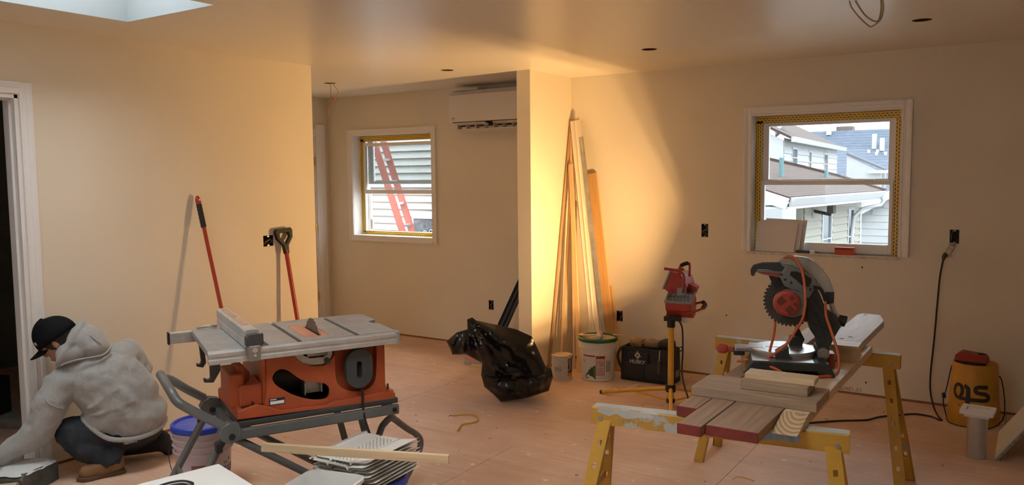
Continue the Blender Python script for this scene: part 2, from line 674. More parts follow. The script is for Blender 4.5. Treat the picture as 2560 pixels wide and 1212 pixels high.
# --- window_2 (right)
w2 = tag(empty('window_2', (0, 0, 0)), kind='structure')
corner_casing(w2, W2[0], W2[1], W2[2] + .006, W2[3], 'y', D, FW, bottom=False, wd=.06)
a, b_, c_, d_ = W2
MB().box(a - .02, a + .003, D - .0005, D + .16, c_, d_).build('jamb', M_trim, w2, smooth=False)
MB().box(b_ - .003, b_ + .02, D - .0005, D + .16, c_, d_).build('jamb', M_trim, w2, smooth=False)
MB().box(a + .003, b_ - .003, D - .0005, D + .16, d_ - .003, d_ + .02).build('head_jamb', M_trim, w2, smooth=False)
MB().box(a - .02, b_ + .02, D - .004, D + .16, c_ - .02, c_ - .002).build('rough_sill', mat('raw_sill', (.74, .69, .6), .7, var=.3, vscale=30), w2, smooth=False)
ring_boxes(MB(), a + .0035, b_ - .0035, c_ + .0005, d_ - .0035, D + .1, D + .17, .05, .058, .02, .045).build('vinyl_frame', M_vinyl, w2, smooth=False)
sash(w2, 'lower_sash', -1.768, -.845, 1.02, 1.549, D + .085, D + .115, .024, .068, .032)
sash(w2, 'upper_sash', -1.768, -.842, 1.53, 1.998, D + .118, D + .15, .043, .03, .036)
for x in (-1.66, -1.0):
    MB().box(x - .03, x + .03, D + .075, D + .11, 1.549, 1.556).build('sash_lock', M_vinyl, w2, smooth=False, bevel=.002)
tape(w2, (-1.792, D + .0985, 1.02), (-1.792, D + .0985, 2.0), .05, FW)
tape(w2, (-1.815, D + .0985, 2.012), (-.815, D + .0985, 2.012), .052, FW)
tape(w2, (-.824, D + .0985, 1.0), (-.824, D + .0985, 1.985), .03, FW)
tape(w2, (b_ - .0042, D + .078, 1.012), (b_ - .0042, D + .078, 2.03), .05, (-1, 0, 0))
tape(w2, (a + .05, D + .07, d_ - .0042), (b_ - .03, D + .07, d_ - .0042), .05, (0, 0, -1))
# --- window_1 (alcove)
w1 = tag(empty('window_1', (0, 0, 0)), kind='structure')
corner_casing(w1, W1[0], W1[1], W1[2], W1[3], 'y', D, FW, True, wd=.058)
a, b_, c_, d_ = W1
for nm, q in (('jamb', (a - .02, a + .003, D - .0005, D + .2, c_, d_)), ('jamb', (b_ - .003, b_ + .02, D - .0005, D + .2, c_, d_)), ('head_jamb', (a + .003, b_ - .003, D - .0005, D + .2, d_ - .003, d_ + .02)), ('stool', (a + .003, b_ - .003, D - .0005, D + .2, c_ - .02, c_ + .001))):
    MB().box(*q).build(nm, M_trim, w1, smooth=False)
ring_boxes(MB(), a + .0035, b_ - .0035, c_ + .0015, d_ - .0035, D + .12, D + .2, .05, .05, .035, .055).build('vinyl_frame', M_vinyl, w1, smooth=False)
sash(w1, 'lower_sash', -5.925, -4.97, 1.435, 1.96, D + .105, D + .135, .03, .042, .034)
sash(w1, 'upper_sash', -5.905, -4.975, 1.535, 1.99, D + .15, D + .18, .075, .03, .012)
MB().box(-5.895, -5.885, D + .13, D + .16, 1.04, 1.435).box(-5.87, -5.862, D + .13, D + .16, 1.04, 1.435).build('sash_track', M_vinyl, w1, smooth=False)
MB().box(-5.86, -5.84, D + .135, D + .155, 1.06, 1.17).build('balance_shoe', M_vinyl, w1, smooth=False, bevel=.003)
for x in (-5.75, -5.12):
    MB().box(x - .03, x + .03, D + .15, D + .175, 1.985, 1.998).build('tilt_latch', M_vinyl, w1, smooth=False, bevel=.002)
tape(w1, (-5.95, D + .1185, 1.03), (-5.95, D + .1185, 2.0), .045, FW)
tape(w1, (-5.972, D + .1185, 2.005), (-4.93, D + .1185, 2.005), .05, FW)
tape(w1, (-5.95, D + .1185, 1.03), (-4.94, D + .1185, 1.03), .034, FW)
tape(w1, (-5.13, D + .075, c_ + .003), (-4.94, D + .075, c_ + .002), .05, (0, 0, 1))

# --- doorway to the dark room
d1 = tag(empty('door_1', (0, 0, 0)), kind='structure')
y0, y1, zt = DO
for nm, yv, inw in (('casing', y0 - .006, (0, -1, 0)), ('casing', y1 + .006, (0, 1, 0))):
    casing(nm, d1, (XL, yv, 0), (XL, yv, zt + .066), inw, (1, 0, 0), .062)
casing('casing', d1, (XL, y0 - .006, zt + .006), (XL, y1 + .006, zt + .006), (0, 0, 1), (1, 0, 0), .062)
MB().box(XL - .125, XL + .002, y1 - .018, y1 + .001, 0, zt).build('jamb', M_trim, d1, smooth=False)
MB().box(XL - .125, XL + .002, y0 - .001, y0 + .018, 0, zt).build('jamb', M_trim, d1, smooth=False)
MB().box(XL - .125, XL + .002, y0, y1, zt - .018, zt + .001).build('head_jamb', M_trim, d1, smooth=False)
MB().box(XL - .075, XL - .04, y1 - .03, y1 - .018, 0, zt - .018).build('door_stop', M_trim, d1, smooth=False)
MB().box(XL - .075, XL - .04, y0 + .02, y1 - .03, zt - .03, zt - .018).build('door_stop', M_trim, d1, smooth=False)
# --- alcove door
d2 = tag(empty('door_2', (0, 0, 0)), kind='structure')
y0, y1, zt = DA
casing('casing', d2, (XA, y1 + .004, 0), (XA, y1 + .004, zt + .13), (0, 1, 0), (1, 0, 0), .12)
casing('casing', d2, (XA, y0 - .004, 0), (XA, y0 - .004, zt + .13), (0, -1, 0), (1, 0, 0), .09)
casing('casing', d2, (XA, y0, zt + .004), (XA, y1, zt + .004), (0, 0, 1), (1, 0, 0), .08)
MB().box(XA - .05, XA - .012, y0 + .003, y1 - .012, .01, zt - .003).build('door_leaf', M_trim, d2, smooth=False)
MB().box(XA - .1, XA - .001, y1 - .009, y1, 0, zt).build('jamb', M_trim, d2, smooth=False)
MB().box(XA - .2, XA - .12, y0 - .3, D + .2, -.05, zt + .3).build('door_light_seal', M_dark, d2, smooth=False)  # unseen slab added behind the door to keep sky light out
for z in (1.78, 1.087, .357):
    h = MB().cyl((XA - .004, y1 - .012, z - .045), (XA - .004, y1 - .012, z + .045), .0075, n=10)
    h.box(XA - .01, XA - .006, y1 - .045, y1 - .012, z - .045, z + .045).box(XA - .004, XA - .001, y1 - .012, y1 + .02, z - .045, z + .045)
    h.build('hinge', M_brass, d2)

# ------------------------------------------------------------------ outside, through window_2
K2 = 2.0


def ext(p):
    q = V(p)
    c = V((0, 0, CAMH))
    return c + (q - c) * K2


def siding_wall(parent, P0, dv, length, z0, z1, course, material, nrm, skip=()):
    """lap siding: each course a board of its own; dv along the wall, nrm outwards; skip = (a0,a1,za,zb)"""
    dv, nrm = V(dv).normalized(), V(nrm).normalized()
    z = z0
    while z < z1 - 1e-4:
        zt = min(z + course, z1)
        spans = [(0.0, length)]
        for a0, a1, za, zb in skip:
            if z + course * .5 > za and z + course * .5 < zb:
                ns = []
                for s0, s1 in spans:
                    if a1 <= s0 or a0 >= s1:
                        ns.append((s0, s1))
                    else:
                        if a0 > s0:
                            ns.append((s0, a0))
                        if a1 < s1:
                            ns.append((a1, s1))
                spans = ns
        for s0, s1 in spans:
            m = frame_m(P0 + dv * s0, dv, nrm, (0, 0, 1))
            MB().prism([(0, 0), (.055, 0), (.012, course), (0, course)], 0, s1 - s0, frame_m(P0 + dv * s0 + V((0, 0, z)), nrm, (0, 0, 1), dv)).build('siding_board', material, parent, smooth=False, recalc=True)
        z += course


M_sidC = mat('cream_siding', (.25, .235, .195), .6, var=.06, vscale=2)
M_sidW = mat('white_siding', (.34, .345, .35), .6, var=.05, vscale=2)
M_extw = mat('white_exterior_trim', (.36, .365, .37), .5)
M_brownroof = mat('brown_shingles', (.060, .034, .027), .9, var=.45, vscale=5, stretch=(1.2, 1.2, 9), detail=6)
M_blueroof = mat('blue_grey_shingles', (.080, .098, .135), .9, var=.4, vscale=2.2, stretch=(1.5, 1, 8), detail=6)
M_greyroof = mat('grey_shingles', (.09, .095, .11), .9, var=.3, vscale=3)
M_extglass = mat('far_window_glass', (.08, .1, .12), .1, spec=.6)
M_conc = mat('pale_yard_concrete', (.25, .24, .23), .9, var=.15, vscale=1)

yard = tag(MB().box(-40, 20, D + .5, 60, -3.2, -3.0).build('yard_ground', M_conc, None, smooth=False), kind='structure')


def far_window(parent, P0, dv, nrm, a0, a1, z0, z1, split=True):
    dv, nrm = V(dv).normalized(), V(nrm).normalized()
    m = frame_m(P0, dv, (0, 0, 1), nrm)
    wdt = a1 - a0
    f_ = min(.09, wdt * .16)
    g = MB()
    holes = [rect(a0 + f_, a1 - f_, z0 + f_, (z0 + z1) / 2 - f_ * .25), rect(a0 + f_, a1 - f_, (z0 + z1) / 2 + f_ * .25, z1 - f_)]
    g.prism(rect(a0, a1, z0, z1), -.02, .05, m, holes)
    w_ = g.build('window', M_extw, parent, smooth=False, recalc=True)
    MB().prism(rect(a0 + f_ * .5, a1 - f_ * .5, z0 + f_ * .5, z1 - f_ * .5), -.015, .0, m).build('pane', M_extglass, w_, smooth=False, recalc=True)


# a: low cream house with brown roof
G1, G2 = ext((-2.739, 11.0, 1.282)), ext((-2.258, 15.173, 1.282))
da = (G2 - G1).normalized()
na = V((da.y, -da.x, 0))        # faces +x (towards the viewer's side)
ha = thing('cream_bungalow', 'low cream-sided house with brown roof and white gutter outside the right window', 'house', tuple(G1))
Wd = G1 - na * .7               # wall line, set back under the eave
La = (G2 - G1).length
z_e = G1.z
rel = lambda p: V(p) - G1
ws = 2 * 1.485
far_w = [(2 * 2.25, 2 * 2.72, CAMH + 2 * (.10 - CAMH) , CAMH + 2 * (1.015 - CAMH)), (2 * 3.545, 2 * 3.89, CAMH + 2 * (.02 - CAMH), CAMH + 2 * (1.016 - CAMH))]
P0 = rel(Wd) + V((0, 0, -G1.z))
siding_wall(ha, P0 + da * ws, da, 2 * 4.27 - ws, -2.9, .62, .235, M_sidC, na, [(q[0] - ws - .05, q[1] - ws + .05, q[2], q[3]) for q in far_w])
MB().prism(rect(ws - .1, 2 * 4.27, -3, .7), -.2, -.01, frame_m(P0, da, (0, 0, 1), na)).build('wall', M_sidC, ha, smooth=False, recalc=True)
MB().prism(rect(-1.2, ws, -3, .7), -2.0, -1.9, frame_m(P0, da, (0, 0, 1), na)).build('porch_wall', mat('porch_grey', (.16, .16, .15), .8), ha, smooth=False, recalc=True)  # plain grey wall of the recessed porch
for q in far_w:
    far_window(ha, P0, da, na, *q)
MB().prism(rect(2 * 4.27 - .15, 2 * 4.27 + .02, -3, .66), -.02, .05, frame_m(P0, da, (0, 0, 1), na)).build('corner_post', M_extw, ha, smooth=False, recalc=True)
# soffit and fascia
MB().prism([(-.2, -.9), (La, -.9), (La, .05), (-.2, .05)], .24, .3, frame_m((0, 0, 0), da, na)).build('eave_soffit', M_extw, ha, smooth=False, recalc=True)
MB().prism([(0, -.24), (.02, -.24), (.16, -.02), (.16, .02), (.13, .02), (0, .0)], -.1, La + .1, frame_m((0, 0, 0), na, (0, 0, 1), da)).build('gutter', M_extw, ha, smooth=False, recalc=True)
MB().tube([da * (La - .1) + na * .08 + V((0, 0, -.2)), da * (La - .1) + na * .05 + V((0, 0, -.45)), da * (La - .9) - na * .6 + V((0, 0, -.85)), da * (La - .9) - na * .62 + V((0, 0, -3))], .06, 8, 3).build('downspout', M_extw, ha)
# hip roof plane: rises away from the gutter at 21 deg
ra = -na * cos(R(17)) + V((0, 0, sin(R(17))))
ROOFA = [(-.15, -.05), (8.75, -.05), (8.95, 1.62), (8.45, 2.81), (7.59, 3.83), (6.5, 5.0), (-.15, 5.0)]
MB().prism(ROOFA, -.12, 0, frame_m((0, 0, .02), da, ra)).build('roof', M_brownroof, ha, smooth=False, recalc=True)
for i in range(28):
    zc = .178 * i
    hi = lambda t_: 8.75 + .2 * t_ / 1.62 if t_ < 1.62 else (8.95 - .5 * (t_ - 1.62) / 1.19 if t_ < 2.81 else (8.45 - .86 * (t_ - 2.81) / 1.02 if t_ < 3.83 else 7.59 - 1.09 * (t_ - 3.83) / 1.17))
    MB().prism([(-.15, zc), (hi(zc), zc), (hi(zc + .17), zc + .17), (-.15, zc + .17)], 0.0, .014, frame_m(V((0, 0, .02)), da, ra)).build('shingle_course', M_brownroof, ha, smooth=False, recalc=True)
for (a0_, t0_), (a1_, t1_) in zip(ROOFA[1:5], ROOFA[2:6]):
    MB().bar(da * a0_ + ra * t0_ + V((0, 0, .06)), da * a1_ + ra * t1_ + V((0, 0, .06)), .22, .1).build('hip_cap', M_brownroof, ha, smooth=False)
MB().bar(da * -.22 + ra * .0 + V((0, 0, -.16)), da * -.22 + ra * 3.2 + V((0, 0, -.16)), .08, .3).build('rake_board', M_extw, ha, smooth=False)
for s_, hgt, x in ((1.9, .62, 1.8), (4.6, .25, 1.6)):
    q = da * (s_ * 1.35 + 1.2) + ra * x
    MB().cyl(q, q + V((0, 0, hgt)), .07, n=12).build('vent_pipe', mat('teal_pipe', (.08, .17, .18), .5), ha)
fl = MB().box(-.14, .14, 0, .08, -.3, .22).build('floodlight', mat('lamp_grey', (.15, .15, .155), .5), ha, smooth=False, loc=P0 + da * 3.75 + na * .03 + V((0, 0, .45)), rot=(0, 0, pi / 2))
MB().cyl((0, 0, 0), (0, -.5, -.1), .05, n=8).box(-.2, .2, -.6, -.42, -.06, .2).build('lamp_head', M_dark, fl)

# b: white two-storey house
B1 = ext((-4.213, 17.0, 2.348))
db = V((-.069, .9976, 0)).normalized()
nb = V((db.y, -db.x, 0))
hb = thing('white_two_storey_house', 'tall white-sided house with brown roof behind the low cream house', 'house', tuple(B1))
ZB = -B1.z
Lb = 2 * 8.07
bw_ = [(1.75, 3.05, CAMH + 2 * (1.72 - CAMH), CAMH + 2 * (2.18 - CAMH)), (6.2, 6.9, CAMH + 2 * (1.60 - CAMH), CAMH + 2 * (2.155 - CAMH)), (11.0, 12.5, CAMH + 2 * (1.56 - CAMH), CAMH + 2 * (2.15 - CAMH))]
O_ = V((0, 0, ZB))
siding_wall(hb, O_ - nb * .35, db, Lb, .6, 2.95, .31, M_sidW, nb, [(q[0] - .05, q[1] + .05, q[2], q[3]) for q in bw_])
MB().prism(rect(0, Lb, -3, 2.98), -.2, -.005, frame_m(O_ - nb * .35, db, (0, 0, 1), nb)).build('wall', M_sidW, hb, smooth=False, recalc=True)
MB().prism([(-9, -3), (.0, -3), (0, 2.98), (-4.3, 5.2), (-9, 2.98)], 0, .1, frame_m(O_ - nb * .35, nb, (0, 0, 1), -db)).build('gable_wall', M_sidW, hb, smooth=False, recalc=True)
for q in bw_:
    far_window(hb, O_ - nb * .35, db, nb, *q)
MB().prism([(0, -.2), (.14, -.2), (.2, .0), (0, .02)], -.3, Lb + .3, frame_m((0, 0, 0), nb, (0, 0, 1), db)).build('gutter', M_extw, hb, smooth=False, recalc=True)
rb = -nb * cos(R(27)) + V((0, 0, sin(R(27))))
MB().prism([(-.3, -.1), (Lb + .3, -.1), (Lb + .3, 4.4), (-.3, 4.4)], -.1, .0, frame_m((0, 0, .02), db, rb)).build('roof', M_brownroof, hb, smooth=False, recalc=True)
MB().cyl(db * 2.4 + rb * 1.2, db * 2.4 + rb * 1.2 + V((0, 0, .75)), .16, n=12).build('vent_pipe', M_dark, hb)
MB().cyl(db * 2.4 + rb * 1.0, db * 2.4 + rb * 1.2 + V((0, 0, .05)), .45, .2, n=12).build('vent_flashing', M_extw, hb)
# e: small white wing with grey roof beyond it
he = thing('white_house_wing', 'small white gabled wing with grey roof beside the tall white house', 'house', tuple(ext((-4.6, 26.0, .8))))
E0 = V(he.location)
pE = lambda x, y, z: ext((x, y, z)) - E0
A_, B_ = pE(-4.82, 26, 2.17), pE(-3.75, 26, 1.70)
MB().prism([(A_.x, -6), (B_.x - .2, -6), (B_.x - .2, B_.z - .15), (A_.x, A_.z)], 0, .2, frame_m((0, 0, 0), (1, 0, 0), (0, 0, 1))).build('gable_wall', M_sidW, he, smooth=False, recalc=True)
MB().bar(A_ + V((0, 0, .05)), B_ + V((0, 0, .0)), .6, .12, (0, 0, 1)).build('roof', M_greyroof, he, smooth=False)
MB().bar(B_ + V((-.9, -.4, -.12)), B_ + V((.3, -.4, -.12)), .15, .18).build('gutter', M_extw, he, smooth=False)
MB().prism([(0, 0), (0, -3.0), (-1.3, -3.0), (-1.3, 0)], 0, .2, frame_m(B_ + V((-.05, .5, -.2)), (1, 0, 0), (0, 0, 1))).build('wall', M_sidW, he, smooth=False, recalc=True)

# c: big blue-grey roof
KC = 2.85
extc = lambda p: V((0, 0, CAMH)) + (V(p) - V((0, 0, CAMH))) * KC
C0 = extc((-3.6, 20.0, 1.0))
hc = thing('blue_roofed_house', 'large blue-grey shingled roof with two white vents far outside', 'house', tuple(C0))
pc = lambda x, z, y=20.0: extc((x, y, z)) - C0
bl, tr_ = pc(-4.9, .2), pc(-2.1, 2.59)
RU = V((0, .80, .60))
LR = 1.0
RN = V((1, 0, 0)).cross(RU)


def roof_hit(x, z):
    # where the sight line to a point on the facade plane meets the roof
    o = V((0, 0, CAMH)) - C0
    d = pc(x, z) - o
    t_ = ((V((0, 0, bl.z)) - o).dot(RN)) / d.dot(RN)
    return o + d * t_


top_ = roof_hit(-3.6, 2.59)
LR = (top_ - V((0, 0, bl.z))).dot(RU)
xl_, xr_ = bl.x * 1.35, tr_.x * 1.35
MB().prism([(xl_, 0), (xr_, 0), (xr_, LR), (xl_, LR)], -.2, 0, frame_m((0, 0, bl.z), (1, 0, 0), RU)).build('roof', M_blueroof, hc, smooth=False, recalc=True)
for i in range(34):
    h0 = LR * i / 34
    MB().prism([(xl_, h0), (xr_, h0), (xr_, h0 + LR / 36), (xl_, h0 + LR / 36)], .0, .03, frame_m((0, 0, bl.z), (1, 0, 0), RU)).build('shingle_course', M_blueroof, hc, smooth=False, recalc=True)
for x_, z_, hgt in ((-3.137, 2.15, 1.1), (-2.972, 2.10, .95)):
    base = roof_hit(x_, z_)
    MB().cyl(base, base + V((0, 0, hgt)), .17, n=12).build('vent_stack', M_extw, hc)
    for s_ in (-1, 1):
        MB().box(base.x + s_ * .3 - .1, base.x + s_ * .3 + .1, base.y - .45, base.y - .25, base.z - .3, base.z - .06).build('snow_guard', M_extw, hc, smooth=False)
q = roof_hit(-3.80, 2.585)
MB().box(q.x - .6, q.x + .6, q.y + .2, q.y + 1.2, q.z - 1, q.z + .35).build('chimney', mat('brown_chimney', (.12, .09, .08), .9), hc, smooth=False)
MB().box(q.x - .35, q.x + .35, q.y + .3, q.y + .8, q.z + .35, q.z + .75).build('chimney_cap', M_extw, hc, smooth=False)
q = roof_hit(-4.13, 2.50)
MB().cyl(q, q + V((0, 0, 1.3)), .2, n=12).build('vent_pipe', M_extw, hc)

# d: white gable house at the right
D0 = V((-4.6, 34.0, -3.0))
hd = thing('white_gable_house', 'white-sided gable end with pale rake trim at the lower right outside', 'house', tuple(D0))
pd = lambda x, z: (V((0, 0, CAMH)) + (V((x, 14.0, z)) - V((0, 0, CAMH))) * (34 / 14.0)) - D0
a1, a2 = pd(-2.6, .777), pd(-1.75, 1.333)
L_ = V((a1.x, 0, 0))
zz = 0
cN = 0
while zz < a2.z:
    zt = zz + .27
    sl = (a2.z - a1.z) / (a2.x - a1.x)
    xl = a1.x if zt < a1.z else a1.x + (zt - a1.z) / sl
    if xl < a2.x - .05 and zt > 2.0:
        MB().prism([(0, 0), (.035, 0), (.012, .27), (0, .27)], 0, a2.x - xl, frame_m((xl, 0, zz), (0, -1, 0), (0, 0, 1), (1, 0, 0))).build('siding_board', M_sidW, hd, smooth=False, recalc=True)
    zz += .27
MB().prism([(a1.x, 0), (a2.x, 0), (a2.x, a2.z), (a1.x, a1.z)], 0, .1, frame_m((0, .11, 0), (1, 0, 0), (0, 0, 1))).build('gable_wall', M_sidW, hd, smooth=False, recalc=True)
MB().bar(a1 + V((-.1, -.2, .1)), a2 + V((0, -.2, .1)), .4, .28, (0, 0, 1)).build('rake_trim', M_extw, hd, smooth=False)

# ------------------------------------------------------------------ outside, through window_1
hn = thing('neighbour_house', 'white lap-sided neighbouring wall outside the alcove window', 'house', (-9.0, 9.0, -1.0))
O1 = V((-9.0, 9.0, -1.0))
siding_wall(hn, V((-2, 0, 0)), (1, 0, 0), 5.2, 1.2, 3.4, .105, mat('pale_siding', (.38, .36, .33), .55), (0, -1, 0))
MB().box(-2, 3.2, .0, .1, 0, 3.42).build('wall', M_sidW, hn, smooth=False)
tr2 = mat('red_fibreglass', (.27, .07, .05), .45, var=.15, vscale=4)
M_alu = mat('aluminium', (.75, .76, .78), .35, .9)
pg = tag(MB().box(-13, -4.0, D + .4, 9.4, -1.12, -1.0).build('patio_ground', M_conc, None, smooth=False), kind='structure')
ld = thing('extension_ladder', 'red fibreglass ladder standing before the neighbouring white siding', 'ladder', (-6.42, 8.35, -1.0))
L0 = V((-6.42, 8.35, -1.0))
ra0, ra1 = V((-6.37, 8.2, -1)) - L0, V((-8.34, 8.2, 4.0)) - L0
rb0, rb1 = V((-6.475, 8.5, -1)) - L0, V((-8.42, 8.5, 4.0)) - L0
for a0_, a1_ in ((ra0, ra1), (rb0, rb1)):
    MB().bar(a0_, a1_, .04, .085, (1, .2, .4)).build('rail', tr2, ld, smooth=False)
for i in range(16):
    f = .03 + i * .06
    MB().bar(ra0.lerp(ra1, f), rb0.lerp(rb1, f), .06, .03).build('rung', M_alu, ld, smooth=False)
pt_ = thing('patterned_garden_bench', 'grey scroll-patterned metal bench outside the alcove window', 'bench', (-7.0, 8.70, -1.0))
M_pew = mat('pewter_scrollwork', (.10, .105, .115), .5, .3, var=.6, vscale=18, bump=.6, bscale=30)
MB().box(-.42, .75, .1, .13, .5, 2.02).build('back_panel', M_pew, pt_, smooth=False)
MB().box(-.44, .8, .09, .14, 2.02, 2.07).build('top_rail', M_extw, pt_, smooth=False)
MB().prism(circle(.12, 1.62, .32, 28), -.03, .03, frame_m((0, 0.03, 0), (1, 0, 0), (0, 0, 1))).build('scroll_plate', M_pew, pt_)
for i in range(5):
    x = -.13 + i * .11
    MB().tube([(x + .04 * cos(t * .9) * (1 - t / 9), -.008, 1.82 + .045 * sin(t * .9) * (1 - t / 9) + .02 * (i % 2)) for t in range(9)], .007, 6, 2).build('scroll', M_extw, pt_)
for x in (-.4, .7):
    MB().box(x, x + .04, .09, .13, 0, .5).build('leg', M_pew, pt_, smooth=False)
MB().box(-.42, .75, -.10, .09, .45, .5).build('seat', M_pew, pt_, smooth=False)
for x in (-.4, .7):
    MB().box(x, x + .04, -.10, -.06, 0, .45).build('leg', M_pew, pt_, smooth=False)

# ------------------------------------------------------------------ work light on yellow tripod
M_red = mat('red_lamp_paint', (.40, .045, .03), .4, var=.15, vscale=10)
M_yel = mat('yellow_steel', (.72, .38, .04), .4, var=.12, vscale=8)
M_grip = mat('black_foam_grip', (.018, .018, .018), .85, bump=.3, bscale=300)
M_bk = mat('black_metal', (.02, .02, .022), .4, .3)
M_wire = mat('dark_wire', (.05, .05, .05), .4, .7)
M_whiteref = mat('pale_reflector', (.72, .72, .70), .35, .2)
M_greyrim = mat('grey_lamp_rim', (.30, .30, .30), .45, .3)
TPX = V((-2.085, 5.20, 0))
TRZ = atan2(.375, .927)
wl_ = thing('work_light', 'red twin-head halogen work light on yellow tripod, upper lamp lit', 'work light', tuple(TPX), TRZ)
Tinv = (Matrix.Translation(TPX) @ Matrix.Rotation(TRZ, 4, 'Z')).inverted()
T3 = lambda p: Tinv @ V(p)
dirL = lambda d: (Tinv.to_3x3() @ V(d))
MB().cyl((0, 0, .02), (0, 0, .57), .021, n=20).build('pole', M_yel, wl_)
feet = [V((-2.631, 5.21, .014)), V((-1.856, 4.64, .014)), V((-1.745, 5.60, .014))]
for f in feet:
    fl_ = T3(f)
    dh = V((fl_.x, fl_.y, 0)).normalized()
    top = dh * .035 + V((0, 0, .115))
    lg = MB().cyl(top, fl_, .0135, n=12).build('leg', M_yel, wl_)
    e = (fl_ - top).normalized()
    MB().cyl(fl_ - e * .012, fl_ + e * .004, .015, n=12).build('leg_cap', M_blackplastic, lg)
    mid = top.lerp(fl_, .52)
    MB().bar(mid, dh * .03 + V((0, 0, .03)), .018, .008).build('brace', M_yel, wl_, smooth=False)
MB().cyl((0, 0, .095), (0, 0, .145), .034, n=16).build('upper_hub', M_bk, wl_)
MB().cyl((0, 0, .018), (0, 0, .045), .03, n=16).build('lower_hub', M_bk, wl_)
MB().cyl((0, 0, .55), (0, 0, .605), .028, n=16).box(-.05, .07, -.02, .02, .595, .625).build('mount_socket', M_bk, wl_)


def lamp_head(root, c, f, lit):
    """halogen floodlight head: c centre of the opening, f facing direction (root space)"""
    f = V(f).normalized()
    wv = V((0, 0, 1)).cross(f)
    if wv.length < .2:
        wv = V((1, 0, 0))
    wv.normalize()
    u = f.cross(wv)
    m = frame_m(c, f, u, wv) if True else None
    W = .165
    outer = [(0, -.066), (0, .064), (-.05, .082), (-.10, .062), (-.145, .012), (-.135, -.04), (-.05, -.078)]
    inner = [(0.001, -.058), (0.001, .056), (-.045, .06), (-.055, .03), (-.055, -.03), (-.045, -.062)]
    # C-shaped shell, open towards +f
    shell = [(0, .064), (-.05, .082), (-.10, .062), (-.145, .012), (-.135, -.04), (-.05, -.078), (0, -.066), (0, -.058), (-.045, -.06), (-.058, -.03), (-.058, .03), (-.045, .058), (0, .056)]
    hs = MB().prism(shell, -W / 2, W / 2, m)
    hs.prism(outer, -W / 2 - .006, -W / 2, m)
    hs.prism(outer, W / 2, W / 2 + .006, m)
    h = hs.build('lamp_housing', M_red, root, recalc=True, bevel=.002)
    MB().prism([(-.004, -.07), (.010, -.07), (.010, .068), (-.004, .068)], -W / 2 - .012, W / 2 + .012, m,
               ).build('tmp', M_greyrim, h) if False else None
    ring = MB().prism(rect(-W / 2 - .012, W / 2 + .012, -.07, .068), 0, .012, frame_m(V(c), wv, u, f), [rect(-W / 2 + .002, W / 2 - .002, -.057, .055)])
    ring.build('front_rim', M_greyrim, h, recalc=True, smooth=False)
    refl = MB().prism([(-.001, .0555), (-.0445, .0575), (-.0575, .0295), (-.0575, -.0295), (-.0445, -.0595), (-.001, -.0575), (-.001, -.0565), (-.0435, -.0585), (-.0565, -.029), (-.0565, .029), (-.0435, .0565), (-.001, .0545)], -W / 2 + .001, W / 2 - .001, m)
    inn = [(-.001, .0545), (-.0435, .0565), (-.0565, .029), (-.0565, -.029), (-.0435, -.0585), (-.001, -.0565)]
    refl.prism(inn, -W / 2 + .0005, -W / 2 + .0015, m)
    refl.prism(inn, W / 2 - .0015, W / 2 - .0005, m)
    refl.build('reflector', M_whiteref, h, recalc=True, smooth=False)
    cc = V(c)
    M_t = mat('lit_halogen', (1, .8, .5), .4, emit=((1, .62, .26), 60.0)) if lit else mat('halogen_glass', (.7, .7, .65), .15)
    MB().cyl(cc - f * .051 - wv * .055, cc - f * .051 + wv * .055, .005, n=8).build('halogen_tube', M_t, h)
    # terminal box behind
    MB().prism(rect(-.19, -.12, -.03, .03), -.04, .04, m).build('terminal_box', M_whiteref if not lit else M_red, h, recalc=True, smooth=False, bevel=.004)
    # wire guard
    if lit:
        return h, f, wv, u, cc
    for k_ in range(7):
        t_ = -W / 2 + .01 + k_ * (W - .02) / 6
        q = [cc + wv * t_ + u * .06 + f * .008, cc + wv * t_ + u * .05 + f * .045, cc + wv * t_ - u * .05 + f * .045, cc + wv * t_ - u * .062 + f * .008]
        MB().tube(q, .0016, 5, 1).build('guard_wire', M_wire, h)
    for s_ in (-1, 1):
        MB().cyl(cc + wv * (-W / 2 + .01) + u * .05 * s_ + f * .045, cc + wv * (W / 2 - .01) + u * .05 * s_ + f * .045, .0016, n=5).build('guard_wire', M_wire, h)
    return h, f, wv, u, cc


fU = dirL((-.925, -.02, .37))
cU = V((.005, .12, .872))
hU, f_, wv_, u_, cc_ = lamp_head(wl_, cU, fU, True)
la = bpy.data.lights.new('halogen_light', 'AREA')
la.shape = 'RECTANGLE'
la.size = .11
la.size_y = .02
la.energy = LAMP_W
la.color = (1.0, .60, .235)
la.spread = R(150)
lo = bpy.data.objects.new('halogen_light', la)
COL.objects.link(lo)
lo.parent = hU
mm = frame_m(cc_ - f_ * .047, wv_, u_ * -1, f_ * -1)
lo.matrix_local = mm
fL = dirL((-.12, -.12, .98))
hL, f2_, wv2, u2_, cc2 = lamp_head(wl_, V((.06, .0, .755)), V((-.12, -.42, .9)), False)
